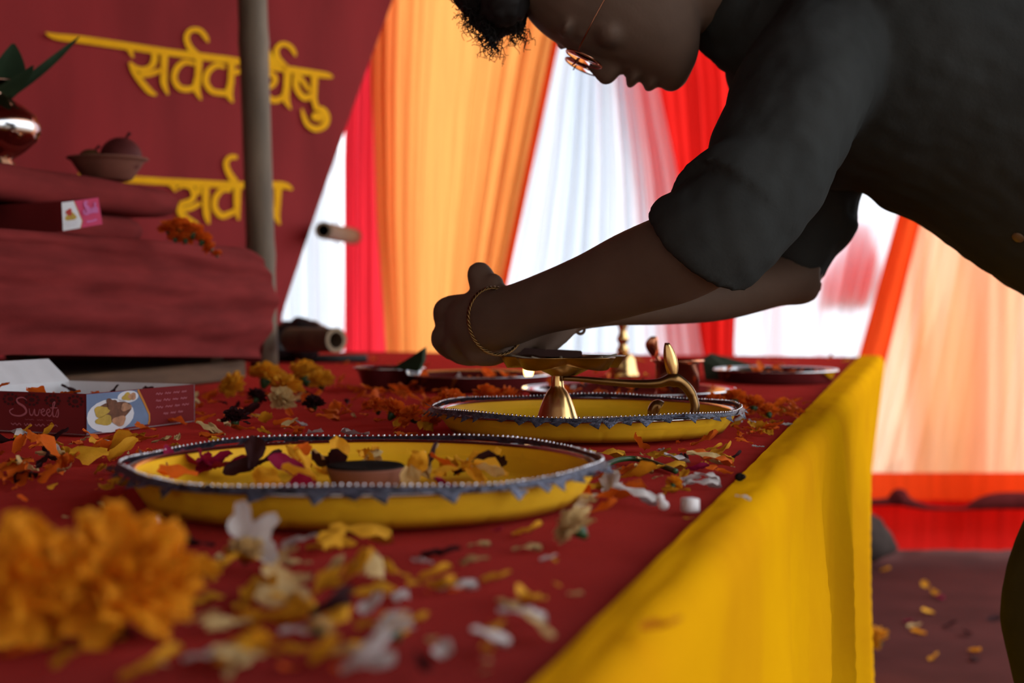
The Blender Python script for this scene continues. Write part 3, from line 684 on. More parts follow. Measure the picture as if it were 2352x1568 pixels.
# ================================================================== the two decorated plates
def trayplate(center, r, rb, h, label, seed, nteeth):
    rnd = random.Random(seed)
    t = empty('decorated_plate', center); tag(t, label, 'plate')
    c = Vector(center)
    ph = [rnd.uniform(0, 6.28) for _ in range(4)]
    def crease(a, z):
        k = 34*(a+ph[0]+0.05*math.sin(5*a+ph[1])+z*2.5*math.sin(9*a+ph[2]))/(2*PI); f = k-math.floor(k)
        return 1 + 0.006*f*(1-f)*2 - (0.006 if f < 0.05 else 0) + 0.004*math.sin(a*3+ph[3])*(1 if z < 0.004 else 0.3)
    b = MB(); b.lathe([(rb*0.98, 0.0035), (rb, 0.0015), (rb+(r-rb)*0.30, h*0.35), (rb+(r-rb)*0.62, h*0.68), (r-0.004, h-0.001)], c, 340, cap=False, fn=crease); b.build('paper_side', M_paper, t)
    b = MB(); b.lathe([(r-0.0055, h-0.001), (rb+(r-rb)*0.60, h*0.6), (rb*0.985, 0.0062), (rb*0.93, 0.0042), (0.0005, 0.0042)], c, 96, cap=False); b.build('lining', M_lining, t)
    b = MB(); b.lathe([(0.0005, 0.0004), (rb*0.86, 0.0004), (rb*0.97, 0.0030), (rb*0.97, 0.0034), (0.0005, 0.0034)], c, 64, cap=False); b.build('metal_base', M_steel, t)
    b = MB(); b.lathe([(r-0.007, h-0.0012), (r-0.005, h+0.0006), (r-0.001, h+0.0006), (r+0.001, h-0.001), (r-0.002, h-0.0026), (r-0.0055, h-0.0024)], c, 96, cap=False); b.build('steel_rim', M_steel, t)
    def wav(a, z): return 1+0.006*math.sin(a*7+ph[1])+0.003*math.sin(a*17+ph[2])
    zz = lambda a: 0.0012*math.sin(a*5+ph[3])
    b = MB()
    def lacefn(u, v):
        a = 2*PI*u; rr_ = (r+0.0015+0.003*v)*wav(a, 0)
        return c + Vector((rr_*math.cos(a), rr_*math.sin(a), h+0.0034-0.0034*v+zz(a)))
    b.grid(200, 4, lacefn, closed_u=True)
    lace = b.build('lace_trim', M_lace, t)
    b = MB()
    for i in range(230):
        a = 2*PI*i/230; p = c + Vector(((r+0.001)*wav(a, 0)*math.cos(a), (r+0.001)*wav(a, 0)*math.sin(a), h+0.0040+zz(a)))
        s = rnd.uniform(0.0007, 0.0014)
        b.ell(p, ((s, 0, 0), (0, s, 0), (0, 0, s)), 6, 5)
    b.build('bead_strip', M_bead, lace)
    # triangular lace points, one mesh shared by all
    tm = MB(); wd = 2*PI*r/nteeth*0.46; ln = 0.0066
    tm.grid(5, 6, lambda u, v: Vector((0.0007*math.sin(u*PI)+0.002*v+0.0022*v*v, (u-0.5)*2*wd*(1-v*0.96), -ln*v+0.0006*math.sin(u*9))))
    me = tm.mesh('lace_point', M_lace)
    for i in range(nteeth):
        a = 2*PI*(i+rnd.uniform(-0.25, 0.25))/nteeth; q = (r+0.0045)*wav(a, 0)
        o = mesh_obj('lace_point', me, lace, (q*math.cos(a), q*math.sin(a), h+0.0004+zz(a)), (rnd.uniform(-.35, .35), rnd.choice([rnd.uniform(-0.6, 0.2), rnd.uniform(-1.9, -0.3), -0.1]), a))
        o.scale = (1, rnd.uniform(.8, 1.1), rnd.uniform(.6, 1.1))
    return t
FPc = Vector((-0.0955, 0.925, TZ+0.001)); BPc = Vector((0.0735, 1.405, TZ+0.001))
FH, BH = 0.0235, 0.0225
trayplate(FPc, 0.153, 0.138, FH, 'yellow plate with silver lace rim filled with petals and a clay disc', 11, 58)
trayplate(BPc, 0.150, 0.134, BH, 'yellow plate with silver lace rim holding the brass oil lamp', 12, 60)
# clay lamp disc in the petal plate
dc = FPc + Vector((-0.003, 0.010, 0.0046)); dc.x = (826-1176)/FPX*0.90
di = empty('clay_lamp', dc); tag(di, 'small round clay lamp with a blackened bowl lying among petals in the plate', 'lamp')
b = MB(); b.lathe([(0.001, 0), (0.018, 0), (0.022, 0.003), (0.0255, 0.0135), (0.0255, 0.0150), (0.022, 0.0150), (0.016, 0.0125)], dc, 36, cap=False); b.build('clay_body', M_clay, di)
b = MB(); b.lathe([(0.0232, 0.0146), (0.0258, 0.0152), (0.0245, 0.0165), (0.017, 0.0150), (0.001, 0.0140)], dc, 36, cap=False); b.build('soot_bowl', M_soot, di)
# cream strip in the lamp plate
q0 = at(1340, 966, 1.345); ps = empty('paper_strip', Vector((q0.x+0.035, q0.y, TZ+0.0052))); tag(ps, 'cream paper packet with a small red printed figure 8 in the lamp plate', 'packet')
sc = Vector((q0.x+0.0345, 1.352, TZ+0.0120)); b = MB(); b.box(sc, 0.0345, 0.009, 0.0072, 0.05, 0.0008); b.build('packet', M_cream, ps, False)
f8 = lambda x, y: sc + Vector((-0.0345+x, -0.0095-0.0017+0.0022*0, -0.0072+y))
b = MB()
for cy in (0.0095, 0.0125):
    ribbon2d(b, f8, [(0.008+0.0013*math.cos(a), cy+0.0013*math.sin(a), .0006) for a in [PI/5*i for i in range(11)]], n=2)
ribbon2d(b, f8, [(0.0068, 0.0060, .0006), (0.0092, 0.0060, .0006)], n=2)
b.build('red_figure', M_printred, ps, False)
# ================================================================== brass oil lamp
lc = at(1280, 965, 1.372); lc.z = TZ+0.0052
lp = empty('oil_lamp', lc); tag(lp, 'brass five-lobed oil lamp with a bell-shaped foot and curled handle', 'lamp')
kk = pxm(1.372)
z_of = lambda py, d=1.372: at(1280, py, d).z - lc.z
b = MB(); b.lathe([(0.0005, 0.0), (0.0235, 0.0), (0.0240, 0.001), (0.0205, 0.010), (0.0165, 0.022), (0.0130, 0.031), (0.0100, 0.0365), (0.0070, 0.0405), (0.0062, 0.0430), (0.0056, 0.054), (0.0060, 0.0565), (0.0005, 0.0565)], lc, 48, cap=False); b.build('foot', M_brass, lp)
b = MB(); b.lathe([(0.0085, 0.0565), (0.0088, 0.0578), (0.0085, 0.0592), (0.0060, 0.0600)], lc, 32, cap=False); b.build('collar', M_brassdark, lp)
bz = z_of(862); rz = z_of(822)
def lobe(a):
    return 1 + 0.30*abs(math.cos(2.5*(a-0.35)))**1.4
b = MB(); n = 100; rs = []
cx = Vector((lc.x+0.006, lc.y, lc.z))
for rr_, zz, lf in [(0.001, bz-0.001, 0), (0.012, bz, 0), (0.024, bz+0.006, 0.2), (0.034, bz+0.011, 0.6), (0.043, rz-0.004, 1.0), (0.0485, rz+0.0012, 1.0), (0.0490, rz+0.002, 1.0), (0.0465, rz+0.0018, 1.0), (0.036, rz-0.001, 0.8), (0.020, bz+0.009, 0.3), (0.001, bz+0.006, 0)]:
    rs.append([cx + Vector((rr_*(1+(lobe(2*PI*i/n)-1)*lf)*math.cos(2*PI*i/n), rr_*(1+(lobe(2*PI*i/n)-1)*lf)*math.sin(2*PI*i/n), zz-(0.007*lf*(lobe(2*PI*i/n)-1)*3 if 0.03 < rr_ < 0.045 and zz < rz-0.0035 else 0))) for i in range(n)])
b.rings(rs, False); b.build('wick_bowl', M_brassdark, lp)
hd = 1.365
hp = [at(x, y, hd) for x, y in [(1292, 869), (1340, 871), (1400, 877), (1460, 881), (1510, 880), (1545, 872), (1570, 882), (1588, 905), (1596, 930), (1594, 950), (1586, 966)]]
b = MB(); q = catmull([tuple(p) for p in hp], 6); nq = len(q)
rad = [0.0024+0.0026*min(1, i/(nq*0.5)) + (0.0022*math.exp(-((i/nq-0.50)/0.05)**2)) - (0.0006 if i > nq*0.7 else 0) for i in range(nq)]
b.tube(q, rad, 12); b.build('handle', M_brassdark, lp)
hp2 = [at(x, y, hd-0.004) for x, y in [(1586, 966), (1560, 974), (1530, 972), (1506, 962), (1500, 945), (1508, 932), (1516, 936)]]
b = MB(); q = catmull([tuple(p) for p in hp2], 6); b.tube(q, [0.0042+0.0030*(i/len(q))**2 for i in range(len(q))], 12); b.build('handle_curl', M_brassdark, lp)
# thumb leaf: a tapered lens standing on the handle
rs = []
for i in range(17):
    t = i/16; px = 1546 - 14*t - 8*math.sin(PI*t)*0 ; py = 873 - 86*t
    cpt = at(px + 2*math.sin(PI*t), py, hd)
    wv = 0.0010+0.0056*max(0.0, math.sin(PI*(0.04+0.92*t)))**0.75; dv = wv*0.45+0.0006
    rs.append([cpt + Vector((wv*math.cos(a), dv*math.sin(a), 0)) for a in [2*PI*k/16 for k in range(16)]])
b = MB(); b.rings(rs); b.build('thumb_rest', M_brass, lp)
M_wick = mat('cotton_wick', (0.25, 0.2, 0.15), rough=0.9)
for i in range(5):
    b = MB(); a = 0.35+2*PI/5*i; p = cx + Vector((0.050*math.cos(a), 0.050*math.sin(a), rz+0.001))
    b.tube([cx+Vector((0.03*math.cos(a), 0.03*math.sin(a), rz-0.002)), p, p+Vector((0.006*math.cos(a), 0.006*math.sin(a), 0.002))], [0.0016, 0.0016, 0.0010], 8)
    b.build('wick', M_wick, lp)
# matchbox held over the lamp
mcx = at(1258, 807, 1.425); mb_ = empty('matchbox', mcx - Vector((0, 0, 0.003))); tag(mb_, 'dark brown matchbox held above the brass lamp', 'matchbox')
b = MB(); b.hexa([at(1178, 816, 1.41), at(1335, 822, 1.41), at(1335, 820, 1.445), at(1180, 815, 1.445), at(1182, 798, 1.41), at(1335, 806, 1.41), at(1335, 805, 1.445), at(1184, 797, 1.445)]); o = b.build('sleeve', mat('matchbox_card', (0.05, 0.018, 0.015), rough=0.7), mb_, False); auto_normals(o)
b = MB(); b.hexa([at(1332, 820, 1.412), at(1337, 820, 1.412), at(1337, 818, 1.443), at(1332, 818, 1.443), at(1332, 808, 1.412), at(1337, 808, 1.412), at(1337, 807, 1.443), at(1332, 807, 1.443)]); o = b.build('drawer', M_carddark, mb_, False); auto_normals(o)
# ================================================================== metal ware further back
def steel_tray(px, d, r, h, label, rim=0.006, m=M_steel):
    c = Vector(((px-1176)/FPX*d, d, TZ+0.0008)); t = empty('steel_tray', c); tag(t, label, 'tray')
    b = MB(); b.lathe([(0.001, 0), (r*0.86, 0), (r*0.90, 0.002), (r*0.95, h-0.002), (r*0.985, h), (r, h+0.001), (r*0.99, h+0.002), (r*0.94, h), (r*0.89, 0.004), (0.001, 0.0025)], c, 72, cap=False); b.build('pan', m, t)
    b = MB(); b.lathe([(r*0.985, h-0.001), (r+0.0016, h+0.0006), (r, h+0.0028), (r*0.982, h+0.0018)], c, 72, cap=False); b.build('rolled_rim', m, t)
    return c
t1 = steel_tray(1100, 2.09, 0.108, 0.020, 'steel tray behind the orange marigolds holding the small flame lamp')
t2 = steel_tray(1443, 1.845, 0.138, 0.014, 'steel tray holding the copper cup')
t3 = steel_tray(1782, 2.27, 0.098, 0.018, 'steel tray of petals next to the yellow drape')
# copper cup and spoon
cc = Vector(((1556-1176)/FPX*1.85, 1.85, TZ+0.0036)); cu = empty('copper_cup', cc); tag(cu, 'small straight copper cup standing in a steel tray', 'cup')
b = MB(); b.lathe([(0.001, 0), (0.027, 0), (0.0285, 0.002), (0.0285, 0.044), (0.0310, 0.0465), (0.0345, 0.0475), (0.0345, 0.0490), (0.030, 0.0490), (0.027, 0.045), (0.0265, 0.004), (0.001, 0.003)], cc, 48, cap=False); b.build('cup_body', M_copper, cu)
b = MB(); b.lathe([(0.0330, 0.0470), (0.0356, 0.0480), (0.0340, 0.0498)], cc, 48, cap=False); b.build('lip', M_copper, cu)
sp = empty('spoon', cc + Vector((-0.012, 0, 0.006))); tag(sp, 'copper ritual spoon leaning in the copper cup', 'spoon')
p0 = cc + Vector((-0.006, 0, 0.006)); p1 = at(1512, 826, 1.845); p2 = at(1497, 792, 1.84); p3 = at(1502, 772, 1.838)
b = MB(); b.tube(catmull([tuple(p0), tuple(p1), tuple(at(1500, 808, 1.842))], 6), 0.0026, 10); b.build('stem', M_copper, sp)
rs = []
for i in range(13):
    t = i/12; c_ = Vector(catmull([tuple(at(1505, 818, 1.843)), tuple(p2), tuple(p3)], 6)[i]); wv = 0.0024+0.0062*math.sin(PI*min(1, t*0.85+0.1)); rs.append([c_+Vector((wv*math.cos(a), wv*0.5*math.sin(a), 0)) for a in [2*PI*k/14 for k in range(14)]])
b = MB(); b.rings(rs); b.build('bowl', M_copper, sp)
# brass hand bell
bc2 = on(1430, 866); bc2.z = TZ+0.0008; be = empty('hand_bell', bc2); tag(be, 'engraved brass hand bell standing behind the copper cup', 'bell')
b = MB(); b.lathe([(0.022, 0), (0.0275, 0.0), (0.0285, 0.003), (0.0245, 0.010), (0.0225, 0.020), (0.0210, 0.030), (0.0160, 0.038), (0.0080, 0.042), (0.0005, 0.043)], bc2, 40, cap=False, fn=lambda a, z: 1+(0.03*math.sin(a*14) if 0.008 < z < 0.032 else 0)); b.build('bell_body', M_brass, be)
b = MB(); b.lathe([(0.0080, 0.041), (0.0115, 0.045), (0.0080, 0.050), (0.0065, 0.056), (0.0098, 0.062), (0.0100, 0.066), (0.0070, 0.072), (0.0062, 0.080), (0.0092, 0.088), (0.0095, 0.096), (0.0060, 0.104), (0.0110, 0.112), (0.0075, 0.124), (0.0005, 0.128)], bc2, 28, cap=False); b.build('bell_handle', M_brass, be)
# little lamp with flame
fc = Vector(((1214-1176)/FPX*2.10, 2.10, TZ+0.0038)); fl = empty('flame_lamp', fc); tag(fl, 'tiny brass lamp with a burning flame in a steel tray', 'lamp')
b = MB(); b.lathe([(0.001, 0), (0.012, 0), (0.008, 0.004), (0.013, 0.009), (0.014, 0.011), (0.010, 0.010), (0.001, 0.008)], fc, 24, cap=False); b.build('cup', M_brass, fl)
b = MB(); b.tube([fc+Vector((0, 0, 0.008)), fc+Vector((0, 0, 0.0125))], 0.0012, 8); b.build('wick', M_soot, fl)
M_flame = mat('flame', (1, 0.6, 0.2), emit=(1.0, 0.62, 0.20), estr=9)
b = MB(); b.lathe([(0.0005, 0.011), (0.0048, 0.015), (0.0066, 0.021), (0.0064, 0.027), (0.0046, 0.034), (0.0020, 0.041), (0.0003, 0.044)], fc, 16, cap=False); b.build('flame', M_flame, fl)
fld = bpy.data.lights.new('flame_glow', 'POINT'); fld.energy = 0.03; fld.color = (1, 0.6, 0.25); fld.shadow_soft_size = 0.006
flo = bpy.data.objects.new('flame_glow', fld); col.objects.link(flo); flo.parent = fl; flo.location = (0, -0.008, 0.024)
# dark bowl with leaf, far leaves, bamboo tubes
dbc = on(895, 893); dbc.z = TZ+0.0008; db = empty('steel_bowl', dbc); tag(db, 'steel bowl beyond the orange petals', 'bowl')
b = MB(); b.lathe([(0.001, 0), (0.03, 0), (0.040, 0.006), (0.047, 0.024), (0.050, 0.029), (0.052, 0.030), (0.049, 0.031), (0.044, 0.026), (0.034, 0.008), (0.001, 0.004)], dbc, 48, cap=False); b.build('bowl_body', M_steel, db)
b = MB(); b.lathe([(0.0495, 0.0290), (0.0535, 0.0300), (0.0495, 0.0318)], dbc, 48, cap=False); b.build('rim', M_steel, db)
def thick_leaf(pts, label, base_d, m=M_darkleaf, group=None):
    """closed outline in px at depth d extruded into a folded leaf"""
    b = MB(); n = len(pts)
    fr = [at(x, y, d) for x, y, d in pts]
    bk = [p + Vector((0.004, 0.014, 0.002)) for p in fr]
    b.rings([fr, bk]); o = b.build('leaf', m, None, False, loc=fr[0]); auto_normals(o); tag(o, label, 'leaf', group); return o
thick_leaf([(900, 846, 1.99), (925, 832, 1.99), (950, 815, 1.985), (972, 800, 1.98), (970, 830, 1.975), (960, 852, 1.97)], 'dark pointed leaf propped in the steel bowl', 2)
thick_leaf([(1612, 826, 2.40), (1630, 814, 2.42), (1660, 828, 2.42), (1720, 840, 2.40), (1780, 850, 2.36), (1802, 862, 2.32), (1780, 876, 2.28), (1700, 876, 2.28), (1620, 872, 2.33)], 'long dark leaf lying across the tray of petals', 2)
tb0 = at(666, 779, 2.715); tb1 = at(772, 781, 2.60)
bt = empty('bamboo_tube', Vector((tb0.x, tb0.y, TZ+0.03))); tag(bt, 'short hollow bamboo tube lying behind the yellow marigolds', 'bamboo')
b = MB(); b.tube([tb0, tb1], 0.0225, 24, cap=False); b.tube([tb0, tb1], 0.0150, 24, cap=False); b.build('culm', M_bamboo, bt)
ax = (tb1-tb0).normalized(); b = MB(); a_ = ax.cross(UPV).normalized(); c_ = a_.cross(ax)
rs = [[tb1+ax*0.0004+(a_*math.cos(t)+c_*math.sin(t))*r_ for t in [2*PI*i/24 for i in range(24)]] for r_ in (0.0228, 0.0150)]
b.rings(rs, False); b.build('cut_end', M_bambooend, bt)
rl0, rl1 = at(600, 818, 2.95), at(843, 815, 2.95); rl0.z = rl1.z = TZ+0.0095
b = MB(); b.tube([rl0, rl1], 0.0085, 16); tag(b.build('rod', M_black, None, loc=rl0), 'black rod lying under the bamboo tube', 'rod')
# dark plastic bundle behind the bamboo tube
bu = MB()
for px, py, r in [(660, 770, 0.030), (690, 756, 0.026), (718, 765, 0.026), (640, 790, 0.034), (700, 790, 0.036), (740, 775, 0.022), (620, 775, 0.03)]:
    p = at(px, py, 2.93); p.z = max(p.z, TZ+r*0.9)
    bu.ell(p, ((r, 0, 0), (0, r*0.9, 0), (0, 0, r)), 14, 9)
o = bu.build('plastic_bundle', mat('black_film', (0.014, 0.012, 0.013), rough=0.35, var=0.2, spec=0.5), None, loc=on(680, 830))
remesh(o, 0.006, 2, lambda co: 0.004*noise.noise(co*60)); tag(o, 'crumpled black plastic bundle behind the bamboo tube', 'bundle')
# ================================================================== person leaning over the table
def loft(b, sts, n=22, cap_r=True, sub=4, flat0=False):
    """stations (ax, ay, bx, by, d, thickness_m): silhouette edge points in the photo frame at depth d, half-thickness across"""
    sm = catmull(sts, sub)
    A = [at(q[0], q[1], q[4]) for q in sm]; B = [at(q[2], q[3], q[4]) for q in sm]; C = [(p+q)/2 for p, q in zip(A, B)]
    rs = []
    for i, q in enumerate(sm):
        t = C[min(i+1, len(C)-1)] - C[max(i-1, 0)]
        h = (A[i]-B[i])/2
        o = t.cross(h)
        o = o.normalized() if o.length > 1e-9 else Vector((0, 1, 0))
        rs.append([C[i] + h*math.cos(2*PI*k/n) + o*(q[5]*math.sin(2*PI*k/n)) for k in range(n)])
    if cap_r:
        for end, nx in (((0, 1), (-1, -2)) if not flat0 else ((-1, -2),)):
            c = C[end]; d = (C[end]-C[nx]); d = d.normalized() if d.length > 1e-9 else Vector((0, 0, 1))
            hr = min((A[end]-B[end]).length/2, sm[end][5])
            extra = [[c + (p-c)*math.sqrt(1-a*a) + d*hr*a*0.6 for p in rs[end]] for a in (0.5, 0.85)]
            rs = (extra[::-1] + rs) if end == 0 else (rs + extra)
    b.rings(rs)
pe = empty('person', (0.66, 1.55, 0)); tag(pe, 'person in dark shirt, spectacles and bangle bending over the brass lamp', 'person')
HD = 1.47; HK = pxm(HD)
HO = (1440, 20); HU = (-0.9, -0.436); HF = (-0.436, 0.9)
def hp_(U, F, lat=0.0):
    return at(HO[0]+HU[0]*U+HF[0]*F, HO[1]+HU[1]*U+HF[1]*F, HD) + Vector((0, lat, 0))
hu = (hp_(100, 0)-hp_(0, 0)).normalized(); hf = (hp_(0, 100)-hp_(0, 0)).normalized(); hl = Vector((0, 1, 0))
body = MB()
rs = []
for U, Fr, Bk, hw in catmull([(-196, 96, 40, .008), (-188, 112, 10, .022), (-165, 124, -40, .036), (-130, 126, -90, .047), (-95, 128, -150, .055), (-50, 134, -220, .063), (0, 137, -260, .069), (50, 138, -280, .073), (100, 139, -290, .075), (150, 133, -290, .076), (200, 114, -280, .074), (250, 80, -255, .067), (300, 25, -200, .050), (325, -30, -130, .025)], 3):
    c = (Fr+Bk)/2; a = (Fr-Bk)/2; ring = []
    for k in range(28):
        t = 2*PI*k/28; ct, st_ = math.cos(t), math.sin(t); e = 2/2.35
        ring.append(hp_(U, c + a*math.copysign(abs(ct)**e, ct), hw*math.copysign(abs(st_)**e, st_)))
    rs.append(ring)
body.rings(rs)
# nose
rs = []
for U, F, wd in catmull([(95, 138, .004), (84, 147, .007), (50, 155, .008), (20, 165, .009), (-10, 178, .0125), (-28, 183, .0145), (-42, 172, .0150), (-50, 150, .011)], 3):
    base = 112; c = (F+base)/2; a = (F-base)/2
    rs.append([hp_(U, c + a*math.cos(2*PI*k/16), wd*math.sin(2*PI*k/16)*(1.1-0.35*math.cos(2*PI*k/16))) for k in range(16)])
body.rings(rs)
def hell(U, F, lat, rU, rF, rl):
    body.ell(hp_(U, F, lat), (hu*rU*HK, hl*rl, hf*rF*HK), 14, 9)
hell(-82, 136, 0, 14, 27, .022); hell(-124, 131, 0, 14, 21, .020); hell(-163, 108, 0, 26, 22, .020)
hell(-104, 112, 0, 18, 14, .024)
for sgn in (-1, 1):
    hell(102, 118, sgn*.030, 14, 20, .026)         # brow
    hell(10, 90, sgn*.040, 34, 30, .022)           # cheek
    hell(66, 112, sgn*.031, 16, 12, .014)          # eye
    hell(20, -70, sgn*.078, 62, 36, .010)          # ear
    hell(-20, -58, sgn*.080, 18, 16, .009)
# neck
loft(body, [(1520, -220, 1560, 70, 1.48, .050), (1650, -240, 1622, 80, 1.49, .055), (1780, -230, 1690, 120, 1.50, .062), (1900, -200, 1800, 200, 1.51, .08)])
# torso core and shoulders (inside the shirt)
loft(body, [(1930, -180, 1760, 150, 1.51, .13), (2150, -180, 1860, 330, 1.51, .16), (2330, -60, 2020, 420, 1.51, .155), (2500, 100, 2200, 520, 1.51, .145), (2640, 300, 2400, 650, 1.52, .15), (2720, 520, 2500, 800, 1.53, .155)])
# near arm
loft(body, [(1110, 662, 1122, 806, 1.395, .024), (1160, 656, 1178, 796, 1.378, .026), (1235, 628, 1265, 766, 1.352, .030), (1330, 585, 1385, 744, 1.318, .035), (1415, 538, 1495, 716, 1.285, .039), (1500, 500, 1610, 682, 1.255, .042), (1575, 470, 1700, 625, 1.245, .044), (1650, 360, 1800, 500, 1.26, .048), (1720, 210, 1900, 330, 1.31, .055), (1790, 110, 1990, 220, 1.37, .065)])
# far arm
loft(body, [(1318, 716, 1334, 758, 1.482, .020), (1400, 694, 1412, 748, 1.50, .022), (1520, 655, 1530, 746, 1.54, .030), (1650, 615, 1662, 736, 1.58, .037), (1770, 585, 1790, 704, 1.62, .040), (1822, 560, 1858, 694, 1.64, .040), (1800, 520, 1890, 632, 1.64, .042), (1840, 400, 1950, 490, 1.64, .046), (1890, 260, 2010, 350, 1.62, .055), (1960, 160, 2060, 260, 1.60, .06)])
def finger(pts, r0, r1=None):
    n = len(pts); r1 = r1 or r0*0.85
    body.limb([at(*p) for p in pts], [r0+(r1-r0)*i/(n-1) for i in range(n)], 14)
# near hand, closed round the match and the lamp rim
loft(body, [(1122, 660, 1134, 806, 1.395, .023), (1090, 666, 1100, 816, 1.41, .025), (1062, 676, 1070, 806, 1.43, .022)])
finger([(1128, 690, 1.395), (1114, 658, 1.402), (1102, 631, 1.408)], .0170, .0136)
finger([(1120, 668, 1.395), (1135, 650, 1.39)], .012, .010)
finger([(1068, 702, 1.425), (1021, 711, 1.445), (1030, 752, 1.470), (1075, 790, 1.480), (1120, 806, 1.470)], .0130, .0088)
finger([(1060, 750, 1.430), (1013, 775, 1.452), (1040, 806, 1.468), (1090, 818, 1.470), (1125, 822, 1.462)], .0125, .0086)
finger([(1046, 780, 1.430), (1044, 806, 1.440), (1078, 821, 1.440), (1112, 818, 1.432)], .0118, .0085)
finger([(1080, 796, 1.412), (1094, 818, 1.408), (1128, 822, 1.402), (1150, 818, 1.40)], .0105, .0078)
# far hand, reaching down to the matchbox
loft(body, [(1345, 708, 1356, 750, 1.478, .021), (1300, 716, 1326, 764, 1.468, .027), (1262, 735, 1292, 784, 1.460, .025)])
for i, (dx, dd) in enumerate([(0, -.024), (-4, -.008), (-8, .008), (-14, .022)]):
    finger([(1282+dx, 758, 1.455+dd), (1240+dx, 772+i, 1.45+dd), (1205+dx, 786+i, 1.44+dd*0.9), (1172+dx, 802, 1.43+dd*0.8)], .0115, .0080)
finger([(1300, 752, 1.44), (1272, 782, 1.425), (1252, 800, 1.418)], .0115, .0088)
# legs and feet (inside the trousers)
for dd, sh in ((1.45, 0), (1.64, 70)):
    loft(body, [(2520+sh, 720, 2740+sh, 700, dd, .07), (2440+sh, 1050, 2700+sh, 1050, dd, .068), (2350+sh, 1380, 2600+sh, 1400, dd, .055), (2390+sh, 1900, 2580+sh, 1900, dd, .045), (2440+sh, 2380, 2560+sh, 2380, dd, .034)])
    f0 = at(2500+sh, 2500, dd); f0.z = 0.035
    body.limb([f0 + Vector((0.03, 0, 0.005)), f0 + Vector((-0.07, -0.005, 0.0)), f0 + Vector((-0.15, -0.01, -0.012))], [.034, .034, .022], 14)
bo_ = body.build('body', M_skin, pe); remesh(bo_, 0.0036, 5)
# shirt
shm = MB()
loft(shm, [(1760, -215, 1655, 128, 1.495, .068), (1880, -235, 1690, 190, 1.50, .11), (2080, -300, 1740, 300, 1.51, .175), (2260, -230, 1880, 410, 1.51, .185), (2430, -110, 1990, 446, 1.51, .18), (2560, 20, 2108, 508, 1.51, .175), (2670, 160, 2240, 594, 1.51, .172), (2750, 320, 2352, 670, 1.515, .172), (2820, 560, 2470, 760, 1.52, .178), (2850, 760, 2530, 900, 1.53, .185)], 40)
loft(shm, [(1490, 484, 1722, 660, 1.250, .060), (1530, 450, 1740, 650, 1.245, .062), (1582, 406, 1765, 625, 1.245, .060), (1566, 384, 1790, 600, 1.25, .066), (1590, 362, 1815, 570, 1.255, .064), (1628, 342, 1850, 520, 1.27, .070), (1655, 280, 1890, 440, 1.29, .075), (1680, 215, 1940, 360, 1.32, .08), (1690, 165, 2000, 260, 1.36, .085), (1760, 60, 2080, 200, 1.42, .09)], 30, flat0=True)
loft(shm, [(1745, 560, 1886, 642, 1.645, .050), (1775, 510, 1912, 596, 1.642, .052), (1800, 470, 1948, 556, 1.64, .055), (1815, 430, 1972, 514, 1.64, .058), (1830, 400, 1968, 490, 1.635, .060), (1860, 330, 1984, 430, 1.62, .065), (1900, 240, 2040, 330, 1.60, .07)], 30, flat0=True)
# collar
loft(shm, [(1690, -235, 1637, 108, 1.485, .066), (1712, -225, 1645, 138, 1.49, .074), (1760, -215, 1672, 168, 1.495, .08)], 30)
def folds(co):
    w_ = co + pe.location
    return 0.0036*noise.noise(Vector((w_.x*16, w_.y*9, w_.z*16))) + 0.0036*math.sin((w_.x*1.0+w_.z*0.7)*95+6*noise.noise(w_*7))*max(0, noise.noise(w_*5+Vector((3, 1, 2)))+0.15) + 0.0016*noise.noise(w_*60)
so = shm.build('shirt', M_shirt, pe); remesh(so, 0.0045, 2, folds)
_, bl_, bn_, _ = so.closest_point_on_mesh(at(2310, 600, 1.40)-pe.location); bp_ = bl_+pe.location
b = MB(); b.tube([bp_-bn_*0.004, bp_+bn_*0.0008, bp_+bn_*0.0018], [0.0060, 0.0062, 0.0052], 20); b.build('button', M_button, so)
# trousers
tr = MB()
for dd, sh in ((1.45, 0), (1.64, 75)):
    loft(tr, [(2440, 600, 2800, 420, 1.52, .150), (2490+sh*0.5, 740, 2830, 640, dd*0.6+0.61, .125), (2462+sh, 900, 2790+sh, 880, dd+0.02, .10), (2412+sh, 1080, 2740+sh, 1080, dd, .092), (2352+sh, 1230, 2690+sh, 1240, dd, .085), (2322+sh, 1310, 2660+sh, 1320, dd, .08), (2308+sh, 1390, 2640+sh, 1400, dd, .076), (2311+sh, 1460, 2630+sh, 1460, dd, .074), (2334+sh, 1570, 2625+sh, 1570, dd, .07), (2385+sh, 1900, 2640+sh, 1900, dd, .062), (2410+sh, 2370, 2630+sh, 2370, dd, .056)], 28)
to = tr.build('trousers', M_trouser, pe); remesh(to, 0.007, 3, lambda co: 0.003*noise.noise(co*14)+0.0012*noise.noise(co*40))
M_bangle = mat('dull_bangle', (0.16, 0.085, 0.035), rough=0.3, metal=1.0, var=0.6, scale=160)
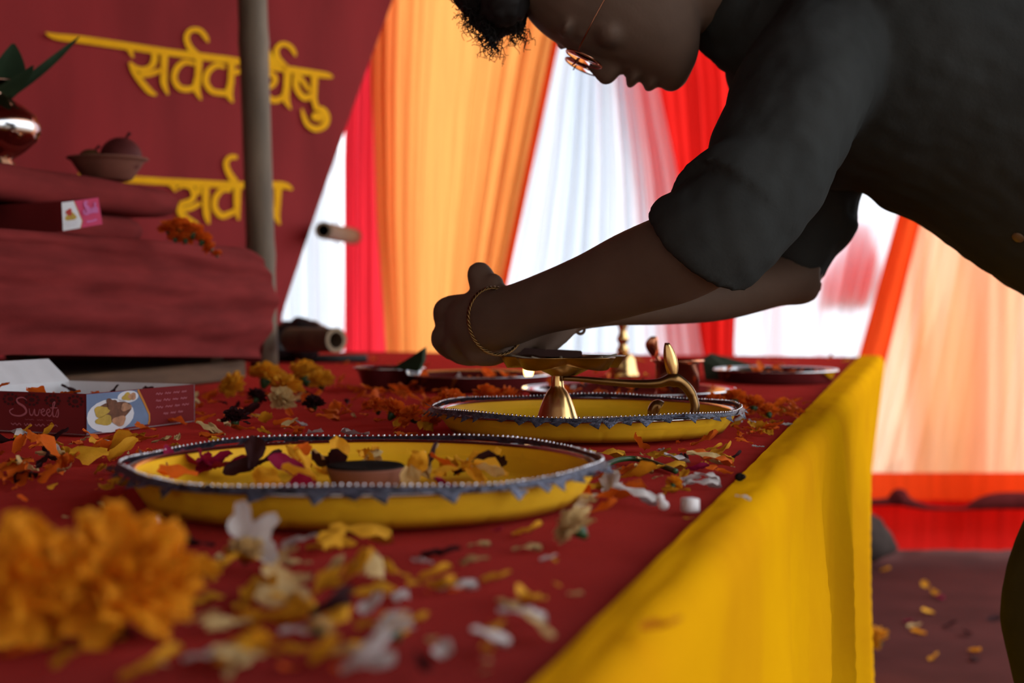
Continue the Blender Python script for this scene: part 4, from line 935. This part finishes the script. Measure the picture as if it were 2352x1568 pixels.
# bangle: two twisted strands round the near wrist
bcn = at(1140, 737, 1.368); axv = Vector((0.62, -0.76, 0.14)).normalized(); e2 = (UPV - axv*axv.z).normalized(); e1 = e2.cross(axv)
bg = empty('bangle', (0, 0, 0)); bg.parent = pe; bg.location = bcn - pe.location
for st_ in range(3):
    b = MB(); P = []
    for i in range(181):
        t = 2*PI*i/180; tw = 15*t+st_*2*PI/3
        P.append(bcn + (e1*1.04*math.cos(t)+e2*math.sin(t))*(0.0325+0.0011*math.cos(tw)) + axv*(0.0011*math.sin(tw)))
    b.tube(P, 0.0008, 7, cap=False); b.build('strand', M_brassdark, bg)
b = MB(); rc = at(1333, 757, 1.475); P = [rc + Vector((0.0042*math.cos(t), 0.001*math.sin(t), 0.0042*math.sin(t))) for t in [2*PI*i/24 for i in range(25)]]
b.tube(P, 0.0016, 8, cap=False); b.tube([rc+Vector((0.0042, 0, 0.002)), rc+Vector((0.012, 0, 0.008))], 0.0014, 8); b.build('finger_ring', M_skin, pe)
# spectacles
sg = empty('spectacles', (0, 0, 0)); sg.parent = pe; sg.location = hp_(70, 150) - pe.location
M_lens = bpy.data.materials.new('lens_glass'); M_lens.use_nodes = True
_n = M_lens.node_tree.nodes; _b = _n['Principled BSDF']; _b.inputs['Transmission Weight'].default_value = 1.0; _b.inputs['Roughness'].default_value = 0.02; _b.inputs['IOR'].default_value = 1.2; _b.inputs['Base Color'].default_value = (0.85, 0.8, 0.78, 1)
for sgn in (-1, 1):
    c = (sgn*0.033); P = []
    for i in range(33):
        t = 2*PI*i/32; P.append(hp_(36+44*math.sin(t), 160-(8 if sgn > 0 else 0), c+0.026*math.cos(t)))
    b = MB(); b.tube(P, 0.0009, 8, cap=False); rim = b.build('rim', M_wireframe, sg)
    b = MB(); ctr = hp_(36, 160-(8 if sgn > 0 else 0), c)
    b.rings([[ctr + (p-ctr)*0.97 + hf*o for p in P[:-1]] for o in (-0.0008, 0.0008)]); b.build('lens', M_lens, sg)
    b = MB(); b.tube([hp_(54, 158, c+sgn*0.026), hp_(54, 146, c+sgn*0.036), hp_(52, 90, c+sgn*0.0455), hp_(44, -60, c+sgn*0.050), hp_(10, -110, c+sgn*0.048)], 0.0008, 8); b.build('temple', M_wireframe, sg)
b = MB(); b.tube([hp_(48, 160, -0.008), hp_(56, 170, 0), hp_(48, 152, 0.008)], 0.0009, 8); b.build('bridge', M_wireframe, sg)
# hair: cap, fringe lump and curls
hm = MB(); rs = []
for U, Fr, Bk, hw in catmull([(30, -150, -300, .060), (90, -60, -318, .079), (150, 20, -322, .086), (195, 100, -316, .088), (230, 110, -305, .086), (280, 80, -280, .078), (325, 30, -225, .060), (352, -30, -150, .03)], 3):
    c = (Fr+Bk)/2; a = (Fr-Bk)/2
    rs.append([hp_(U, c+a*math.cos(2*PI*k/24), hw*math.sin(2*PI*k/24)) for k in range(24)])
hm.rings(rs)
for px, py, r, lat in [(1150, 5, 70, 0), (1145, 45, 42, 0.005), (1175, 45, 34, -.01), (1128, 70, 24, 0), (1130, 92, 13, 0), (1190, 62, 18, 0), (1120, 20, 48, .02), (1160, 20, 55, -.03), (1100, -20, 60, 0)]:
    rm = r*HK; hm.ell(at(px, py, HD)+Vector((0, lat, 0)), ((rm, 0, 0), (0, rm*1.1, 0), (0, 0, rm)), 14, 9)
ho = hm.build('hair', M_hair, pe); remesh(ho, 0.004, 2, lambda co: 0.003*noise.noise(co*110)+0.002*noise.noise(co*210))
rnd = random.Random(3); cm = MB()
for i in range(420):
    px, py = rnd.choice([(1150, 5), (1145, 45), (1175, 45), (1128, 70), (1190, 60), (1120, 20), (1100, -20), (1130, 95), (1080, 0), (1085, 35)])
    a = rnd.uniform(PI*0.15, PI*1.2); R0 = rnd.uniform(8, 22)
    p = at(px, py, HD) + Vector((0, rnd.uniform(-.03, .03), 0)); d = Vector((math.cos(a), 0, -math.sin(a)))*HK
    ln = rnd.uniform(18, 50); tw = rnd.uniform(7, 15)*rnd.choice([-1, 1]); cr = rnd.uniform(5, 13)*HK; ph = rnd.uniform(0, 6)
    sd = Vector((-d.z, 0, d.x)).normalized()
    P = []
    for k in range(24):
        t = k/23; th = ph+tw*t
        P.append(p + d*ln*t + (sd*math.sin(th) + Vector((0, 1, 0))*math.cos(th))*cr*t + Vector((0, 0, -1))*0.004*t*t)
    cm.tube(P, [0.0007*(1-0.6*k/23) for k in range(24)], 4)
cu_ = cm.build('curls', M_hair, ho); cu_['kind'] = 'stuff'
# ================================================================== petals and flowers
def petal_pts(seed, nu=5, nv=7):
    r = random.Random(seed); curl = r.uniform(-0.25, 0.45); cup = r.uniform(-0.5, 0.7); ruf = r.uniform(0.03, 0.12); tw = r.uniform(-0.9, 0.9); kind = seed % 4; ph = r.uniform(0, 6)
    P = []
    for j in range(nv):
        t = j/(nv-1)
        if kind == 0: hw = 0.07 + 0.22*math.sin(PI*min(1, 0.55*t+0.02))*(1 if t < .9 else 0.8)      # marigold: narrow foot, broad frilled end
        elif kind == 1: hw = 0.04 + 0.14*math.sin(PI*t)**0.8                                         # lance
        elif kind == 2: hw = 0.06 + 0.28*math.sin(PI*min(1, t*0.9+0.05))**0.7                        # round
        else: hw = 0.05 + 0.13*t                                                                     # strap
        row = []
        for i in range(nu):
            u = (i/(nu-1)-0.5)*2
            x = t - (0.10*abs(u)**2 if t > 0.8 else 0)*t + (0.05*math.sin(i*2.5+ph) if j == nv-1 and kind in (0, 3) else 0)
            y = u*hw*(1+0.22*math.sin(t*7+ph*2+u*3))
            z = curl*t*t + cup*y*y*2.2 + 1.5*ruf*math.sin(u*5+ph+t*2)*t + 0.05*math.sin(t*11+u*4+ph)
            a = tw*t; y, z = y*math.cos(a)-z*math.sin(a)*0.6, z*math.cos(a)+y*math.sin(a)*0.5
            row.append((x-0.5, y, z))
        P += row
    F_ = [(j*nu+i, j*nu+i+1, (j+1)*nu+i+1, (j+1)*nu+i) for j in range(nv-1) for i in range(nu-1)]
    return P, F_
NSH = 10
PSH = [petal_pts(s) for s in range(NSH)]
PME = {}
def petal_mesh(shape, colr):
    k = (shape, colr)
    if k not in PME:
        me = bpy.data.meshes.new(colr+'_petal'); me.from_pydata(PSH[shape][0], [], PSH[shape][1]); me.materials.append(PM[colr])
        me.polygons.foreach_set('use_smooth', [True]*len(me.polygons)); PME[k] = me
    return PME[k]
def petal_drop(p, ln, shape, rot, z=None, lift=0.0):
    R = rot.to_matrix()
    mz = min((R @ Vector(q)).z for q in PSH[shape][0])*ln
    return Vector((p.x, p.y, (TZ+clothz(p) if z is None else z) - mz + lift))
CN = {'yellow': 'yellow', 'orange': 'orange', 'white': 'white', 'dark': 'dried dark red', 'pale': 'pale cream', 'magenta': 'deep magenta', 'amber': 'amber', 'rust': 'rust red'}
stuffP = MB(); stuff_by = {}
rp = random.Random(21)
bxs = (c0, dR, dL)
def blocked(p, plates=True):
    s, wl = tsw(p)
    if wl < 0.006 or wl > WL_-0.02: return True
    if plates:
        for c, r in ((FPc, 0.140), (BPc, 0.140), (t1, 0.100), (t2, 0.128), (t3, 0.092)):
            if (Vector((p.x, p.y))-Vector((c.x, c.y))).length < r: return True
    q = p - c0
    if -0.004 < q.dot(dR) < LR+0.004 and -0.004 < q.dot(dL) < LL+0.004: return True
    return False
def put_petal(p, colr, ln, where, shape=None, rz=None, tilt=0.35, z=None, lift=0.0, flip=False, stuff=False):
    shape = rp.randrange(NSH) if shape is None else shape
    rot = Euler((rp.uniform(-tilt, tilt) + (PI if flip else 0), rp.uniform(-tilt, tilt), rp.uniform(0, 2*PI) if rz is None else rz))
    loc = petal_drop(p, ln, shape, rot, z, lift)
    if stuff:
        mb = stuff_by.setdefault(colr, MB()); n = len(mb.v); R = rot.to_matrix()
        mb.v += [tuple(loc + R @ (Vector(q)*ln)) for q in PSH[shape][0]]; mb.f += [tuple(n+i for i in f) for f in PSH[shape][1]]
        return
    o = mesh_obj('petal', petal_mesh(shape, colr), None, loc, rot); o.scale = (ln, ln, ln)
    tag(o, 'loose %s flower petal %s' % (CN[colr], where), 'petal', '%s petals %s' % (CN[colr], where))
def pick(w_):
    t = rp.uniform(0, sum(w_.values()))
    for k_, v_ in w_.items():
        t -= v_
        if t <= 0: return k_
    return k_
def scatter(x0, y0, x1, y1, n, wts, where, l0=0.016, l1=0.030, stuff=False, tilt=0.35, lift=0.0):
    m_ = 0; tries = 0
    while m_ < n and tries < n*12:
        tries += 1
        px, py = rp.uniform(x0, x1), rp.uniform(y0, y1); p = on(px, py)
        if blocked(p): continue
        put_petal(p, pick(wts), rp.uniform(l0, l1), where, flip=rp.random() < .4, stuff=stuff, tilt=tilt, lift=rp.uniform(0, lift)); m_ += 1
W1 = {'orange': .48, 'yellow': .22, 'white': .07, 'dark': .12, 'pale': .11}
scatter(-10, 1012, 300, 1130, 50, W1, 'strewn in front of the Sweets box', 0.018, 0.030, lift=0.006, tilt=0.5)
scatter(300, 990, 520, 1060, 14, W1, 'strewn in front of the Sweets box', 0.018, 0.028)
scatter(470, 955, 1000, 1012, 28, {'orange': .45, 'yellow': .25, 'white': .1, 'dark': .15, 'pale': .1}, 'between the yellow marigolds and the petal plate', 0.018, 0.028)
scatter(1330, 1035, 1560, 1170, 14, {'orange': .3, 'yellow': .3, 'white': .2, 'pale': .2}, 'near the green stem beside the plates', 0.015, 0.026)
scatter(1560, 1000, 1780, 1130, 9, {'orange': .35, 'yellow': .3, 'white': .2, 'dark': .15}, 'near the green stem beside the plates', 0.012, 0.022)
scatter(420, 1255, 900, 1360, 13, {'yellow': .7, 'white': .2, 'pale': .25, 'dark': .04}, 'in front of the petal plate', 0.016, 0.026, lift=0.003)
scatter(430, 1360, 1000, 1568, 24, {'yellow': .7, 'white': .2, 'pale': .2, 'dark': .04}, 'in front of the petal plate', 0.014, 0.024, lift=0.003)
scatter(900, 1240, 1300, 1560, 10, {'yellow': .35, 'white': .5, 'pale': .2, 'dark': .06}, 'in front of the petal plate', 0.013, 0.020)
scatter(-20, 1180, 300, 1560, 8, {'yellow': .6, 'orange': .2, 'dark': .3}, 'under the big amber blooms', 0.014, 0.022)
# hand placed pieces: px, py, colour, length, turn, shape
for px, py, cl, ln, rz, sh in [
    (1395, 1052, 'yellow', .030, 0.0, 1), (1450, 1108, 'amber', .034, -0.3, 0), (1360, 1128, 'yellow', .026, 0.1, 3), (1425, 1092, 'orange', .024, 0.2, 0), (1480, 1092, 'pale', .024, 0.9, 1),
    (1540, 1080, 'yellow', .026, 0.3, 1), (1620, 1022, 'orange', .028, 0.3, 0), (1640, 1035, 'yellow', .018, 0.2, 2), (1660, 1050, 'yellow', .026, 0.5, 2), (1600, 1060, 'orange', .030, 0.0, 1),
    (1620, 1068, 'pale', .030, 0.1, 1), (1650, 1075, 'orange', .026, 0.35, 1), (1420, 1132, 'white', .020, 1.2, 1), (1465, 1132, 'yellow', .012, 1.2, 2), (1585, 1107, 'white', .016, -1.0, 2),
    (1625, 1112, 'white', .022, 0.5, 1), (1615, 1122, 'white', .024, -0.1, 1), (1400, 1150, 'orange', .042, -0.1, 0), (1380, 1180, 'orange', .022, 0.2, 0), (1460, 1160, 'white', .030, -0.1, 1),
    (1690, 1118, 'pale', .012, 0.2, 2), (1345, 1140, 'rust', .014, 1.2, 2), (1570, 1098, 'yellow', .014, 0.9, 0), (1600, 1085, 'magenta', .018, -0.4, 2), (1685, 1060, 'dark', .020, 0.4, 2)]:
    p = on(px, py)
    if not blocked(p): put_petal(p, cl, ln, 'near the green stem beside the plates', sh, rz, tilt=0.2)
for px, py, cl, ln, rz, sh in [
    (830, 1250, 'yellow', .034, 0.2, 1), (760, 1262, 'yellow', .026, 0.0, 3), (820, 1345, 'yellow', .026, 0.7, 0), (840, 1370, 'yellow', .026, 0.2, 3), (590, 1385, 'yellow', .030, 1.2, 0), (620, 1440, 'yellow', .036, -0.6, 0),
    (680, 1405, 'yellow', .022, 0.5, 3), (460, 1385, 'yellow', .020, 0.5, 3), (510, 1325, 'yellow', .020, 0.0, 2), (1000, 1330, 'yellow', .016, 0.0, 2), (1140, 1330, 'yellow', .014, 0.0, 2), (1050, 1355, 'white', .018, 0.2, 1),
    (1200, 1435, 'white', .020, 0.1, 1), (1170, 1405, 'pale', .014, -0.7, 1), (1020, 1505, 'white', .012, 1.4, 2), (1130, 1490, 'white', .016, 0.2, 1), (860, 1410, 'white', .016, 1.0, 2), (700, 1465, 'white', .020, 0.1, 1),
    (780, 1515, 'yellow', .018, 0.0, 2), (480, 1525, 'white', .020, 0.0, 1), (350, 1560, 'yellow', .022, 0.2, 2), (770, 1425, 'dark', .020, 0.1, 2), (1010, 1275, 'dark', .020, 0.0, 2), (1260, 1285, 'white', .009, 0.0, 2), (1215, 1225, 'yellow', .020, 0.4, 2),
    (1210, 1262, 'pale', .016, 0.3, 1), (1100, 1250, 'pale', .012, 0.1, 1), (1145, 1218, 'magenta', .010, 0.9, 2), (1320, 1368, 'pale', .007, 0, 2)]:
    p = on(px, py)
    if not blocked(p, False): put_petal(p, cl, ln, 'in front of the petal plate', sh, rz, tilt=0.3)
p = on(1375, 1472); pd = tp(tsw(p)[0], -0.03); put_petal(pd, 'amber', .016, 'lying on the yellow drape', 2, 0.1, z=TZ+0.006)
p = on(1662, 1170); pd = tp(tsw(p)[0], -0.02); put_petal(pd, 'white', .010, 'lying on the yellow drape', 1, 0.1, z=TZ+0.006)
# in the petal plate
FZ = FPc.z+0.0046
for i in range(34):
    a = rp.uniform(0, 2*PI); r_ = 0.108*math.sqrt(rp.random()); p = FPc + Vector((r_*math.cos(a), r_*math.sin(a), 0))
    if (Vector((p.x, p.y))-Vector((dc.x, dc.y))).length < 0.036 or (abs(p.x-dc.x) < 0.032 and p.y < dc.y): continue
    put_petal(p, pick({'yellow': .62, 'orange': .08, 'dark': .2, 'magenta': .08, 'pale': .12}), rp.uniform(.018, .028), 'heaped inside the petal plate', tilt=0.7, z=FZ, lift=rp.uniform(0, .010))
for px, py, cl, ln, lift in [(1020, 1082, 'orange', .024, .010), (1000, 1085, 'dark', .022, .006), (1100, 1092, 'dark', .030, .004), (1140, 1090, 'dark', .026, .004), (690, 1072, 'orange', .020, .010), (620, 1072, 'dark', .020, .008), (410, 1096, 'orange', .026, .008), (780, 1075, 'dark', .026, .010),
                         (445, 1070, 'magenta', .034, .008), (470, 1082, 'magenta', .030, .006), (535, 1075, 'magenta', .034, .008), (500, 1085, 'magenta', .028, .004), (380, 1085, 'magenta', .020, .006), (560, 1090, 'dark', .024, .004), (660, 1100, 'magenta', .028, .003)]:
    put_petal(on(px, py, FZ+lift), cl, ln, 'heaped inside the petal plate', shape=2 if cl in ('magenta', 'dark') else None, tilt=0.9, z=FZ, lift=lift)
for i in range(22):
    p = FPc + Vector((rp.uniform(-.02, .085), rp.uniform(.01, .085), 0))
    if (Vector((p.x, p.y))-Vector((dc.x, dc.y))).length < 0.034 or (p-FPc).length > 0.115: continue
    put_petal(p, pick({'yellow': .6, 'pale': .4}), rp.uniform(.018, .026), 'heaped inside the petal plate', tilt=1.0, z=FZ, lift=rp.uniform(0.002, .009))
# in and on the Sweets box
for i in range(9):
    p = c0 + dR*rp.uniform(.02, LR-.02) + dL*rp.uniform(.02, LL-.02)
    put_petal(p, pick({'dark': .7, 'orange': .3}), rp.uniform(.022, .032), 'inside the Sweets box', tilt=0.8, z=TZ+0.003, lift=rp.uniform(0.012, .026))
for x in (0.03, 0.07, 0.12, 0.15): put_petal(c0+dL*x+dR*0.012, 'orange', .024, 'caught on the edge of the Sweets box', tilt=0.3, z=TZ+HB-0.003, rz=math.atan2(dL.y, dL.x)+rp.uniform(-.3, .3))
for px, py, cl in [(95, 815, 'orange'), (155, 810, 'rust'), (190, 810, 'amber'), (245, 802, 'orange'), (345, 862, 'amber'), (430, 868, 'yellow'), (440, 862, 'pale')]:
    d = on(px, 905).y; put_petal(on(px, py+70), cl, .026, 'at the foot of the velvet stool', tilt=0.5, lift=0.002)
# smaller, farther petals nobody could count
scatter(1690, 925, 1900, 1010, 70, {'rust': .5, 'orange': .3, 'yellow': .2, 'white': .1}, '', 0.012, 0.024, True, lift=0.002)
scatter(780, 880, 1010, 965, 60, {'rust': .6, 'orange': .3, 'pale': .1}, '', 0.014, 0.026, True, tilt=.6, lift=0.006)
scatter(450, 905, 800, 960, 40, {'rust': .4, 'dark': .4, 'orange': .3, 'pale': .1}, '', 0.014, 0.024, True)
scatter(1000, 890, 1250, 930, 30, {'rust': .6, 'orange': .3}, '', 0.014, 0.024, True)
scatter(0, 900, 460, 1000, 30, {'rust': .3, 'dark': .4, 'orange': .3, 'pale': .1}, '', 0.014, 0.024, True)
scatter(-20, 1000, 1800, 1200, 70, {'rust': .4, 'yellow': .3, 'pale': .3}, '', 0.004, 0.009, True)
scatter(300, 1230, 1300, 1568, 30, {'rust': .4, 'yellow': .3, 'pale': .3}, '', 0.004, 0.008, True)
scatter(600, 825, 1950, 875, 60, {'rust': .5, 'orange': .4, 'yellow': .2}, '', 0.012, 0.022, True)
for c, r_, n in ((t3, .085, 46), (t2, .11, 30), (t1, .09, 24)):
    for i in range(n):
        a = rp.uniform(0, 2*PI); q = r_*math.sqrt(rp.random())
        p = c + Vector((q*math.cos(a), q*math.sin(a), 0))
        if (p-cc).length < 0.045 or (p-fc).length < 0.03: continue
        put_petal(p, pick({'rust': .4, 'orange': .3, 'dark': .4, 'white': .05}), rp.uniform(.014, .024), '', z=c.z+0.0045, lift=rp.uniform(0, .010), tilt=.8, stuff=True)
lm = MB(); mi = []
for k_, (cl, mb) in enumerate(stuff_by.items()):
    n = len(lm.v); lm.v += mb.v; lm.f += [tuple(n+i for i in f) for f in mb.f]; mi += [k_]*len(mb.f)
o = lm.build('petal_litter', None, None, loc=(0, 2, TZ)); tag(o, 'fine litter of small petal scraps over the far tablecloth and trays', 'petals', None, 'stuff')
for cl in stuff_by: o.data.materials.append(PM[cl])
o.data.polygons.foreach_set('material_index', mi)
# ------------------------------------------------------------------ blooms
def bloom_tf(R, seed, whorls=((12, 3), (30, 6), (52, 9), (74, 12), (98, 13)), lk=1.0):
    r = random.Random(seed); T = []
    for th, n in whorls:
        for i in range(n):
            t = math.radians(th+r.uniform(-8, 8)); f = 2*PI*(i+r.uniform(-.3, .3))/n + th
            d = Vector((math.sin(t)*math.cos(f), math.sin(t)*math.sin(f), math.cos(t)))
            up = (Vector((0, 0, 1.0)) - d*d.z*0.999); up = up.normalized() if up.length > 1e-3 else Vector((1, 0, 0))
            y = up.cross(d).normalized(); z = d.cross(y)
            ln = lk*R*r.uniform(.68, .86)*(0.85+0.2*math.sin(t))
            M = Matrix((d, y, z)).transposed().to_4x4()
            M = Matrix.Translation(d*(R*0.18+ln*0.5)) @ M @ Matrix.Rotation(r.uniform(-.4, .4), 4, 'X') @ Matrix.Scale(ln, 4)
            T.append((M, r.choice([0, 4, 8, 2, 0])))
    return T
BM = {}
def bloom_mesh(v, colr):
    if (v, colr) not in BM:
        mb = MB()
        for M, sh in bloom_tf(1.0, 100+v):
            n = len(mb.v); mb.v += [tuple(M @ Vector(q)) for q in PSH[sh][0]]; mb.f += [tuple(n+i for i in f) for f in PSH[sh][1]]
        mb.ell((0, 0, 0), ((.34, 0, 0), (0, .34, 0), (0, 0, .34)), 10, 7)
        BM[(v, colr)] = mb.mesh('bloom_petals', PM[colr])
    return BM[(v, colr)]
CAL = MB(); CAL.lathe([(0.01, -0.75), (0.12, -0.70), (0.26, -0.40), (0.30, -0.15), (0.20, 0.0), (0.01, 0.02)], (0, 0, 0), 12, cap=False)
CALM = CAL.mesh('calyx', M_green)
ib = 0
def bloom(px, py, rpx, colr, label, group=None, pos=None, tilt=None, name='marigold', zbase=None):
    global ib
    ib += 1
    if pos is None:
        d = 0.13*FPX/((py-690)+0.75*rpx) if zbase is None else zbase
        p = at(px, py, d)
    else: p = Vector(pos); d = p.y
    R = rpx*pxm(d)/0.98
    if pos is None and zbase is None: p.z = max(p.z, TZ+R*0.72)
    rot = tilt or (rp.uniform(-.7, .9), rp.uniform(-.8, .8), rp.uniform(0, 6))
    e = empty(name, p, rot); e.scale = (R, R, R*0.86); tag(e, label, 'flower', group)
    mesh_obj('bloom_petals', bloom_mesh(ib % 3, colr), e); mesh_obj('calyx', CALM, e)
    return e
g = 'yellow marigolds behind the Sweets box'
for px, py, r_ in [(612, 866, 44), (700, 862, 44), (738, 876, 34), (660, 890, 40), (535, 884, 34)]: bloom(px, py, r_, 'yellow', 'yellow marigold in the heap by the velvet stool', g)
bloom(648, 918, 34, 'pale', 'faded cream marigold at the front of the yellow heap')
bloom(590, 912, 26, 'dark', 'dark dried rose beside the yellow marigold heap', name='rose'); bloom(722, 928, 27, 'dark', 'dark dried rose in front of the yellow marigold heap', name='rose')
bloom(540, 962, 34, 'dark', 'dark dried rose lying between the Sweets box and the plates', name='rose')
g = 'orange marigolds between the trays and the lamp plate'
for px, py, r_ in [(1038, 928, 40), (1118, 912, 36), (1162, 914, 32), (1078, 938, 26)]: bloom(px, py, r_, 'orange', 'orange marigold lying between the steel tray and the lamp plate', g)
g = 'orange marigolds left of the lamp plate'
for px, py, r_ in [(905, 945, 36), (945, 955, 32), (868, 935, 28), (985, 972, 26)]: bloom(px, py, r_, 'orange', 'crushed orange marigold in the heap beside the lamp plate rim', g)
g = 'orange marigolds by the tray of petals'
for px, py, r_ in [(1640, 926, 28), (1688, 918, 30), (1732, 930, 28), (1765, 946, 24), (1700, 948, 24)]: bloom(px, py, r_, 'orange', 'orange marigold in the heap in front of the tray of petals', g)
g = 'orange marigolds of the garland on the stool'
for px, py, r_ in [(388, 526, 26), (416, 520, 28), (444, 534, 27), (466, 552, 24), (482, 570, 18), (426, 548, 22), (498, 584, 13), (402, 545, 20)]: bloom(px, py, r_, 'orange', 'orange marigold of the garland hanging over the stool end', g, zbase=1.99)
bloom(1548, 1112, 22, 'amber', 'small bright orange marigold lying near the sugar cube')
bloom(565, 1268, 46, 'pale', 'cream and white flower head in front of the petal plate', name='chrysanthemum')
bloom(1322, 1212, 56, 'pale', 'cream flower head topped by an orange petal near the plate side', name='chrysanthemum')
bloom(905, 1448, 50, 'white', 'white crushed flower head near the table edge', name='chrysanthemum')
bloom(735, 1450, 34, 'pale', 'cream crushed flower head among yellow petals', name='chrysanthemum')
bloom(470, 1310, 40, 'yellow', 'loose yellow flower head next to the big amber bloom', name='chrysanthemum')
for px, py, rz in [(365, 1225, 1.0), (392, 1262, 1.3), (378, 1290, 1.1), (560, 1205, 1.4), (592, 1232, -0.7), (612, 1262, -0.8)]:
    d = 0.13*FPX/((1300 if px < 500 else 1300)-690); q = at(px, py, d); put_petal(q, 'white', .020, 'standing up beside the amber blooms' if px < 500 else 'on the cream flower head', 2, rz, tilt=1.2, z=q.z-0.006)
# two big blooms close to the lens, every petal its own piece
def big_bloom(px, py, rpx, d, label, seed, rot, colr, whorls):
    p = at(px, py, d); R = rpx*pxm(d); p.z = max(p.z, TZ+R*0.80)
    e = empty('large_bloom', p, rot); tag(e, label, 'flower')
    for M, sh in bloom_tf(R, seed, whorls, 1.18):
        o = mesh_obj('petal', petal_mesh(sh, colr), e); o.matrix_local = M
    c = MB(); c.ell((0, 0, 0), ((R*.30, 0, 0), (0, R*.30, 0), (0, 0, R*.30)), 12, 9); mesh_obj('flower_core', c.mesh('flower_core', PM[colr]), e)
    ca = mesh_obj('calyx', CALM, e); ca.scale = (R*.9, R*.9, R*.9)
WH = ((10, 3), (28, 6), (50, 9), (72, 11), (94, 11), (116, 8))
big_bloom(278, 1326, 158, 0.548, 'large amber marigold bloom in front of the white petals', 301, (0.9, 0.55, 0.3), 'amber', WH)
big_bloom(66, 1330, 148, 0.535, 'large ragged amber marigold bloom with drooping petals', 302, (0.9, -0.5, 0.9), 'amber', ((14, 3), (40, 5), (70, 7), (100, 8), (130, 7)))
# stem, sugar, bead
P = [on(x, y) + Vector((0, 0, h)) for x, y, h in [(1380, 1084, .003), (1412, 1070, .004), (1450, 1064, .004), (1490, 1068, .003), (1530, 1080, .0022), (1552, 1088, .002)]]
b = MB(); b.tube(catmull([tuple(p) for p in P], 6), [0.0022]*31, 10); tag(b.build('flower_stem', M_green, None, loc=P[0]), 'curved green flower stem lying between the two plates', 'stem')
c = on(1585, 1176); b = MB(); b.box(c+Vector((0, 0, .0045)), .0042, .0042, .0042, 0.4, .0006); tag(b.build('sugar_cube', M_white_s, None, loc=c), 'small white sugar cube near the table edge', 'sugar')
c = on(1524, 1172); b = MB(); b.ell(c+Vector((0, 0, .0032)), ((.0036, 0, 0), (0, .003, 0), (0, 0, .0032))); b.ell(c+Vector((-.002, 0, .0078)), ((.0026, 0, 0), (0, .0024, 0), (0, 0, .0028))); o = b.build('sugar_lump', M_white_s, None, loc=c); remesh(o, .0006, 2); tag(o, 'knobbly white sugar lump beside the sugar cube', 'sugar')
s_, _ = tsw(on(1692, 1117)); c = tp(s_+0.004, -0.004, TZ+0.0062); b = MB(); b.ell(c, ((.0034, 0, 0), (0, .0034, 0), (0, 0, .003))); b.ell(c+Vector((.002, -.002, .0005)), ((.0022, 0, 0), (0, .002, 0), (0, 0, .002))); o = b.build('peppercorn', M_soot, None, loc=c); tag(o, 'single black peppercorn resting on the yellow drape', 'seed')
# floor litter
def onf(px, py): return on(px, py, 0.0)
q = onf(2012, 1500); bloom(2012, 1462, 32, 'yellow', 'withered yellow marigold on the carpet by the drape foot', pos=(q.x, q.y, 0.036))
for px, py, cl in [(2160, 1375, 'magenta'), (2088, 1430, 'magenta'), (2183, 1443, 'dark'), (2218, 1460, 'dark'), (2285, 1425, 'dark'), (2238, 1516, 'dark'), (2130, 1410, 'yellow'), (2145, 1370, 'yellow'), (2148, 1516, 'yellow'), (2100, 1440, 'pale'), (2125, 1348, 'yellow'), (2035, 1312, 'amber'), (2110, 1455, 'amber'), (2240, 1500, 'amber')]:
    p = onf(px, py); put_petal(p, cl, .040, 'dropped on the brown carpet', 2, None, z=0.0006, tilt=0.4)

#print('PETALS', sum(1 for o in bpy.data.objects if o.name.startswith('petal') and o.parent is None))
